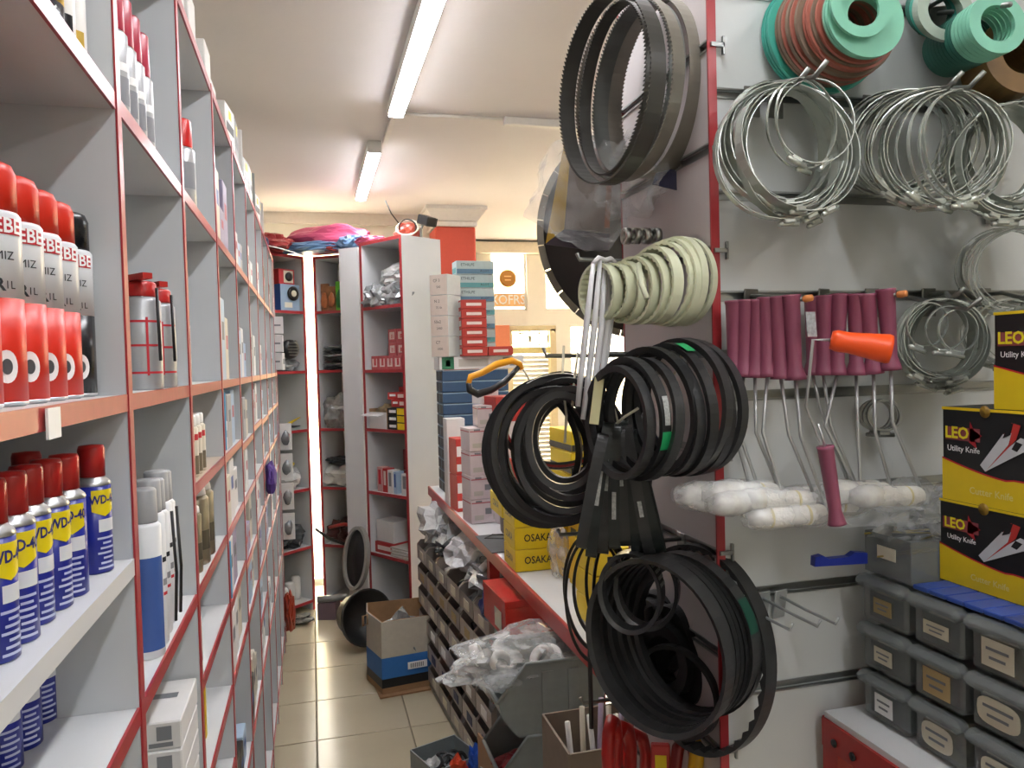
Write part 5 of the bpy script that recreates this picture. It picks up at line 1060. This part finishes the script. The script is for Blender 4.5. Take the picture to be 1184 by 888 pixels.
# paint rollers
wire_m = mat('roller_wire', '#b9bcbb', .3, .55); fleece = mat('white_fleece', '#e4e2da', .85, var=.08, scale=90, bump=.5, bscale=300); fstripe = mat('yellow_thread', '#cfc28e', .8)
def roller(label, hx, hy0, hy1, Y, bend, end, lean=0.0, mh=maroon, hr=.0122):
    top, bot = at(hx + lean, hy0, Y=Y), at(hx, hy1, Y=Y); o_ = bot
    t = thing('paint_roller', label, 'paint roller', bot, 0, 'mini paint rollers hung in two rows')
    d_ = top - bot; L = d_.length; M = axis_frame((0, 0, 0), d_, (0, -1, 0))
    MB().lathe([(.004, 0), (hr * 1.22, .0), (hr * 1.15, .006), (hr * .8, .02), (hr * .85, L * .4), (hr * 1.02, L - .006), (hr * 1.12, L - .003), (hr * 1.12, L), (hr * .7, L), (hr * .7, L - .01), (0, L - .01)], mh, M, 16).build('handle', t)
    b2, e2 = at(*bend, Y=Y - .004), at(end[0], end[1] + 13, Y=Y - .01)
    mid = b2.lerp(e2, .9)
    ax = Vector((-1, rc.uniform(-.12, .12), rc.uniform(-.06, .10))).normalized()
    MB().tube([Vector((0, 0, 0)), (b2 - o_) * .97, b2 - o_ , mid - o_, e2 - o_ + Vector((-.004, 0, -.003)), e2 - o_ + ax * .05], .0025, wire_m, n=8).build('wire', t)
    s_ = e2 - o_ + ax * .006; Mc = axis_frame(s_, ax); q = MB(); r_ = .0142; CL = .105
    q.lathe([(.003, 0), (r_ * .8, .0015), (r_, .008), (r_, CL - .012), (r_ * .75, CL - .002), (0, CL)], fleece, Mc, 16)
    for z in (.025, .08): q.lathe([(r_ + .0002, z), (r_ + .0002, z + .004)], fstripe, Mc, 16)
    q.build('roller_sleeve', t)
    MB().lathe([(r_ * .6, -.012), (r_ * 1.12, .0), (r_ * 1.3, CL * .3), (r_ * 1.12, CL * .5), (r_ * 1.32, CL * .8), (r_ * 1.12, CL), (r_ * .7, CL + .014)], film('wrap_film', '#eef0f0', .3, .1), Mc, 14).build('film_wrap', t)
RS = [(849, 348, 435, .972, (846, 488), (868, 553), 0), (860, 347, 436, .962, (852, 492), (880, 560), 2), (873, 347, 437, .952, (874, 500), (902, 556), 3), (887, 344, 436, .942, (882, 500), (906, 562), -1), (903, 343, 438, .930, (912, 502), (944, 566), -4), (920, 341, 439, .916, (926, 505), (958, 580), -6),
      (940, 344, 434, .972, (948, 470), (985, 556), 0), (952, 342, 434, .960, (960, 490), (996, 562), 0), (968, 340, 434, .950, (954, 492), (1000, 570), 2), (990, 340, 434, .936, (992, 500), (996, 568), 0), (1010, 340, 432, .924, (1012, 500), (1032, 556), -8), (1030, 334, 428, .908, (1032, 488), (1068, 560), -6)]
for i, (hx, y0, y1, Y, be, en, ln) in enumerate(RS):
    roller('mini paint roller with maroon handle, %s from the left in the %s row' % (ordn(i % 6), 'left' if i < 6 else 'right'), hx, y0, y1, Y, be, en, ln)
for p0, p1, lb in (((866, 352, .992), (928, 346, .905), 'left'), ((950, 350, .992), (1036, 341, .895), 'right')):
    a_, b_ = at(*p0[:2], Y=PYN - .002), at(*p1[:2], Y=p1[2]); hook('orange tipped hook rod holding the %s row of rollers' % lb, [(a_.x, a_.y, GR(1.739)), (b_.x, b_.y, b_.z)], .003)
    tag(MB().lathe([(.0045, 0), (.005, .002), (.0045, .012), (0, .013)], mat('orange_cap', '#d98a4c', .4), axis_frame((0, 0, 0), (.25, -.95, .05)), 12).build('hook_cap', None, b_ + Vector((.0, -.004, 0))), 'orange rubber cap on the end of the %s roller hook' % lb, 'cap', 'orange hook caps')
# orange roller
t = thing('paint_roller', 'bright orange handled roller sticking out sideways from the row', 'paint roller', at(940, 393, Y=.88)); o_ = at(940, 393, Y=.88)
p0, p1 = at(960, 393, Y=.875) - o_, at(1030, 404, Y=.835) - o_; d_ = p1 - p0; L = d_.length; M = axis_frame(p0, d_)
MB().lathe([(.004, 0), (.012, .001), (.0145, .008), (.014, L * .3), (.0165, L * .6), (.0195, L * .94), (.0185, L), (.0145, L), (.013, L - .022), (0, L - .022)], orange_pl, M, 24).build('handle', t)
MB().tube([p0, Vector((0, 0, 0)), at(932, 470, Y=.90) - o_, at(952, 520, Y=.90) - o_, at(965, 560, Y=.90) - o_], .0022, wire_m, n=8).build('wire', t)
tag(MB().box((0, 0, 0), (.016, .034, .001), mat('foil_sticker', '#c4c8d2', .2, .5, var=.4, scale=200), axis_frame((0, 0, 0), (.1, -1, .1))).build('foil_sticker', None, at(938, 375, Y=.893)), 'silver foil sticker hanging beside the orange handle', 'sticker')
# loose maroon handle hanging low
a_, b_ = at(954, 516, Y=.865), at(968, 606, Y=.865); t = thing('roller_handle', 'single maroon roller handle hanging low among the white sleeves', 'roller handle', a_)
M = axis_frame((0, 0, 0), b_ - a_, (0, -1, 0)); L = (b_ - a_).length
MB().lathe([(.006, 0), (.0115, 0), (.0105, .004), (.0095, L * .5), (.0085, L * .82), (.0115, L * .97), (.0125, L), (.004, L)], maroon, M, 16).build('grip', t); MB().tube([(0, 0, .0), at(946, 490, Y=.87) - a_], .002, wire_m, n=6).build('wire', t)
bag('plastic_bag', 'clear film bunched around the white roller sleeves', 'film', at(1000, 597, Y=.90) - Vector((0, 0, .01)), (.16, .05, .05), clear, 0, 95, .35, 3)
# single hooks low on the wall
for i, (px, py) in enumerate(((850, 692), (880, 690), (900, 688))):
    a_ = at(px, py, Y=PYN - .002); z = GR(1.294); hook('bare wire hook low on the slatwall, %s from the left' % ordn(i), [(a_.x, a_.y, z - .008), (a_.x + .012, a_.y - .05, z - .016), (a_.x + .024, a_.y - .10, z - .022), (a_.x + .026, a_.y - .104, z - .012)], .0022, mat('zinc_grey', '#a3a8a8', .4, .2), 'bare wire hooks')
t = tag(MB().prism([(-.035, -.008), (-.034, .006), (-.022, .008), (-.012, .002), (.02, .003), (.03, .009), (.05, .007), (.05, -.009)], .012, mat('royal_blue', '#24369a', .35), axis_frame((0, 0, 0), (-.1, -1, 0))).build('blue_grip', None, at(962, 645, Y=.965)), 'small royal blue plastic handle on the wall by the drawers', 'handle')
# ================================================================== RED RACK WITH CLEAR DRAWERS, BOXES
RX0, RZ0 = .742, 1.104
t = thing('rack_table', 'red steel rack with white top carrying the clear drawers', 'rack', (RX0, .30, 0))
MB().box((.20, .345, RZ0 - .008), (.40, .69, .016), white_board).build('top', t)
MB().box((-.002, .345, RZ0 - .03), (.006, .69, .042), red_paint).build('front_rail', t); MB().box((.2, .692, RZ0 - .03), (.4, .006, .042), red_paint).build('back_rail', t)
for x, y in ((.015, .675), (.385, .675), (.015, .015), (.385, .015)): MB().box((x, y, (RZ0 - .02) / 2), (.034, .034, RZ0 - .02), red_paint).build('post', t)
MB().box((.2, .345, .6), (.38, .66, .015), white_board).build('lower_shelf', t)
for y in (.66, .62): MB().lathe([(.006, 0), (.006, .002)], blk, axis_frame((-.006, y, RZ0 - .035), (-1, 0, 0)), 12).build('hole', t)
smoke = mat('smoky_clear_drawer', '#8d9392', .15, var=.25, scale=20, alpha=.55); dkin = mat('dark_drawer_contents', '#4a5052', .5, var=.4, scale=40)  # see-through drawer plastic, and dark grey for the contents
def drawer(lab, y0, y1, z, sticker, cont, x=.787):
    w = y0 - y1 - .003; h = .0705; t = thing('clear_drawer', lab, 'drawer', (x, (y0 + y1) / 2, z), 0, 'clear drawers on the red rack')
    q = MB(); q.box((.10, 0, h * .45), (.19, w - .008, h * .84), smoke, bev=.004); q.build('body', t)
    q = MB(); q.box((.004, 0, h * .86), (.026, w, h * .26), smoke, bev=.007); q.build('lip', t)
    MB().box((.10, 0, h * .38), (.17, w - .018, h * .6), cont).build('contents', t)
    if sticker:
        q = MB(); M = frame((.0035, 0, h * .42), (0, -1, 0), (0, 0, 1)); sw, sh, m_, oval = sticker
        pts = [(sw / 2 * (abs(math.cos(a)) ** .6) * (1 if math.cos(a) > 0 else -1), sh / 2 * (abs(math.sin(a)) ** .6) * (1 if math.sin(a) > 0 else -1)) for a in [k * PI / 10 for k in range(20)]] if oval else [(-sw / 2, -sh / 2), (sw / 2, -sh / 2), (sw / 2, sh / 2), (-sw / 2, sh / 2)]
        q.prism(pts, .001, m_, M)
        for k in range(2): q.box((.0, (.16 - .32 * k) * sh, .0014), (sw * (.7 - .2 * k), sh * .1, .0006), grey_ink, M)
        q.build('label', t)
cols_y = [(.970, .871), (.869, .777), (.775, .683), (.681, .589)]
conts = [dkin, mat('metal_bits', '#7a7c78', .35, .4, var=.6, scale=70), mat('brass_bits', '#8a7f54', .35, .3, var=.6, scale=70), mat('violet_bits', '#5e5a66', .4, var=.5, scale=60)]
stk = {(0, 0): (.035, .028, white_ink, 0), (0, 1): (.035, .022, paper, 0), (0, 2): (.035, .022, mat('tan_card', '#b09a6a', .5), 0), (1, 0): (.052, .034, paper, 1), (1, 1): (.045, .034, mat('sand_label', '#c2a878', .6), 0), (1, 2): (.042, .018, paper, 0), (2, 0): (.05, .03, paper, 1), (2, 1): (.06, .034, paper, 1), (2, 2): (.045, .034, paper, 0), (3, 0): (.05, .03, paper, 1), (3, 1): (.05, .03, paper, 1), (3, 2): (.05, .03, paper, 0)}
for c_, (y0, y1) in enumerate(cols_y):
    for r_ in range(3):
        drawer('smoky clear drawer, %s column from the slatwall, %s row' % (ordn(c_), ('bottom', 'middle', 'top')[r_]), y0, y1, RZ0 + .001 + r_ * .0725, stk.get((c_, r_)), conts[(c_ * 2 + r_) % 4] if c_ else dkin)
zt = RZ0 + 3 * .0725 + .002
# blue cutter blades trays on top
for i in range(7): tag(MB().box((.02, 0, .003), (.055, .026, .006), mat('blade_case_blue', '#33509f', .35), bev=.001).build('blade_case', None, (.80, .852 - i * .0285, zt)), 'flat blue blade case on top of the drawers, %s from the slatwall' % ordn(i), 'case', 'blue blade cases on the drawers')
# open clear drawer with rods on top of the far column
t = thing('clear_drawer', 'open clear drawer full of brass rods on the far column', 'drawer', (.80, .92, zt))
q = MB()
for (c_, s_) in (((.09, -.044, .03), (.18, .003, .06)), ((.09, .044, .03), (.18, .003, .06)), ((0, 0, .03), (.003, .09, .06)), ((.18, 0, .03), (.003, .09, .06)), ((.09, 0, .002), (.18, .09, .004))): q.box(c_, s_, smoke)
q.build('body', t); MB().box((-.0025, .0, .035), (.001, .036, .018), paper).build('label', t)
brassr = mat('brass_rod', '#a8954e', .3, .8)
for i in range(12):
    a = rc.uniform(-.6, .9); p_ = Vector((.83 + rc.random() * .12, .895 + rc.random() * .05, zt + .03 + rc.random() * .03)); d_ = Vector((math.cos(a), -math.sin(a) * .8, .25 * rc.uniform(-.5, 1))) * .05
    tag(MB().tube([-d_, d_], .0014, brassr, n=6).build('brass_rod', None, p_), 'thin brass rod sticking out of the open clear drawer', 'rod', 'brass rods in the open drawer')
bag('plastic_bag', 'clear crinkled bag of parts on top of the far drawer column', 'bag', (.90, .935, zt + .04), (.16, .1, .09), milky, 0, 96, .4, 2.5, sub=4)
bag('plastic_bag', 'grey wire mesh bag at the right frame edge on the drawers', 'bag', (.82, .645, zt + .002), (.08, .09, .075), silverbag, 0, 97, .35, 3)
# black and yellow knife boxes
def knife_box(label, x, y0, y1, z, h, dx=.16):
    w = y0 - y1; t = thing('knife_box', label, 'box', (x, (y0 + y1) / 2, z), 0, 'black and yellow knife boxes')
    MB().box((dx / 2, 0, h / 2), (dx, w, h), blk, bev=.0015).build('body', t)
    M = frame((-.0006, 0, h / 2), (0, -1, 0), (0, 0, 1)); q = MB(); n = 14
    wave = lambda u: -.06 - .16 * math.sin(min(1, (u + .5) * 1.25) * PI / 2) + (.02 if u > .2 else 0)
    pts = [(w * (i / n - .5), h * wave(i / n - .5)) for i in range(n + 1)]
    q.poly([(-w / 2, -h / 2), (w / 2, -h / 2)] + pts[::-1], yel, M)
    for i in range(n): q.poly([pts[i], pts[i + 1], (pts[i + 1][0], pts[i + 1][1] + h * .018), (pts[i][0], pts[i][1] + h * .018)], red_ink, M, .0001)
    q.rect(-w / 2, h * .47, w / 2, h * .5, yel, M); q.build('art', t)
    q = MB(); M2 = M @ T(0, 0, .0004)
    q.rect(-w * .46, h * .15, -w * .1, h * .29, mat('dusty_red', '#8d4147', .5), M2); q.poly([(-w * .2, h * .36), (-w * .16, h * .27), (-w * .08, h * .22), (-w * .15, h * .17), (-w * .13, h * .08), (-w * .21, h * .14)], mat('star_red', '#a8242c', .5), M2)
    q.text('LEO', h * .17, mat('logo_yellow', '#e8d626', .5), M2 @ T(-w * .335, h * .225, .0006), bold=.03); q.build('logo', t)
    q = MB(); q.text('Utility Knife', h * .085, white_ink, M2 @ T(-w * .27, h * .06, .0003), bold=.01); q.text('Cutter Knife', h * .1, mat('pale_yellow_ink', '#e6d98a', .5), M2 @ T(w * .0, -h * .36, .0003), bold=.01); q.build('lettering', t)['kind'] = 'stuff'
    q = MB(); gm_ = mat('knife_grey', '#c3c6ca', .45)
    q.poly([(w * -.08, -h * .08), (w * -.04, -h * .14), (w * .24, h * .22), (w * .28, h * .36), (w * .2, h * .38)], mat('knife_red', '#b8322c', .45), M2, .0001)
    q.poly([(w * -.1, -h * .08), (w * -.05, -h * .14), (w * .17, h * .16), (w * .2, h * .28), (w * .12, h * .26)], gm_, M2, .0003)
    q.poly([(w * -.05, -h * .14), (w * .30, h * .1), (w * .4, h * .14), (w * .36, h * .22), (w * .28, h * .24), (w * .18, h * .14)], gm_, M2, .0005)
    q.poly([(w * .12, h * .22), (w * .17, h * .36), (w * .22, h * .38), (w * .19, h * .26)], blk, M2, .0007); q.poly([(w * .2, h * .12), (w * .24, h * .2), (w * .3, h * .18), (w * .25, h * .1)], blk, M2, .0007); q.build('picture', t)
    MB().lathe([(.008, 0), (.008, .0006)], mat('dark_gold', '#8a6a1c', .5), M @ T(-w * .05, h * .47, .0002), 14).build('notch', t)
zb = zt + .007
knife_box('lower black and yellow knife box on the blue cases', .846, .872, .71, zb, .114)
knife_box('middle black and yellow knife box of the pile', .846, .866, .71, zb + .1145, .128)
knife_box('upper black and yellow knife box at the right frame edge', .85, .786, .63, zb + .243, .124)
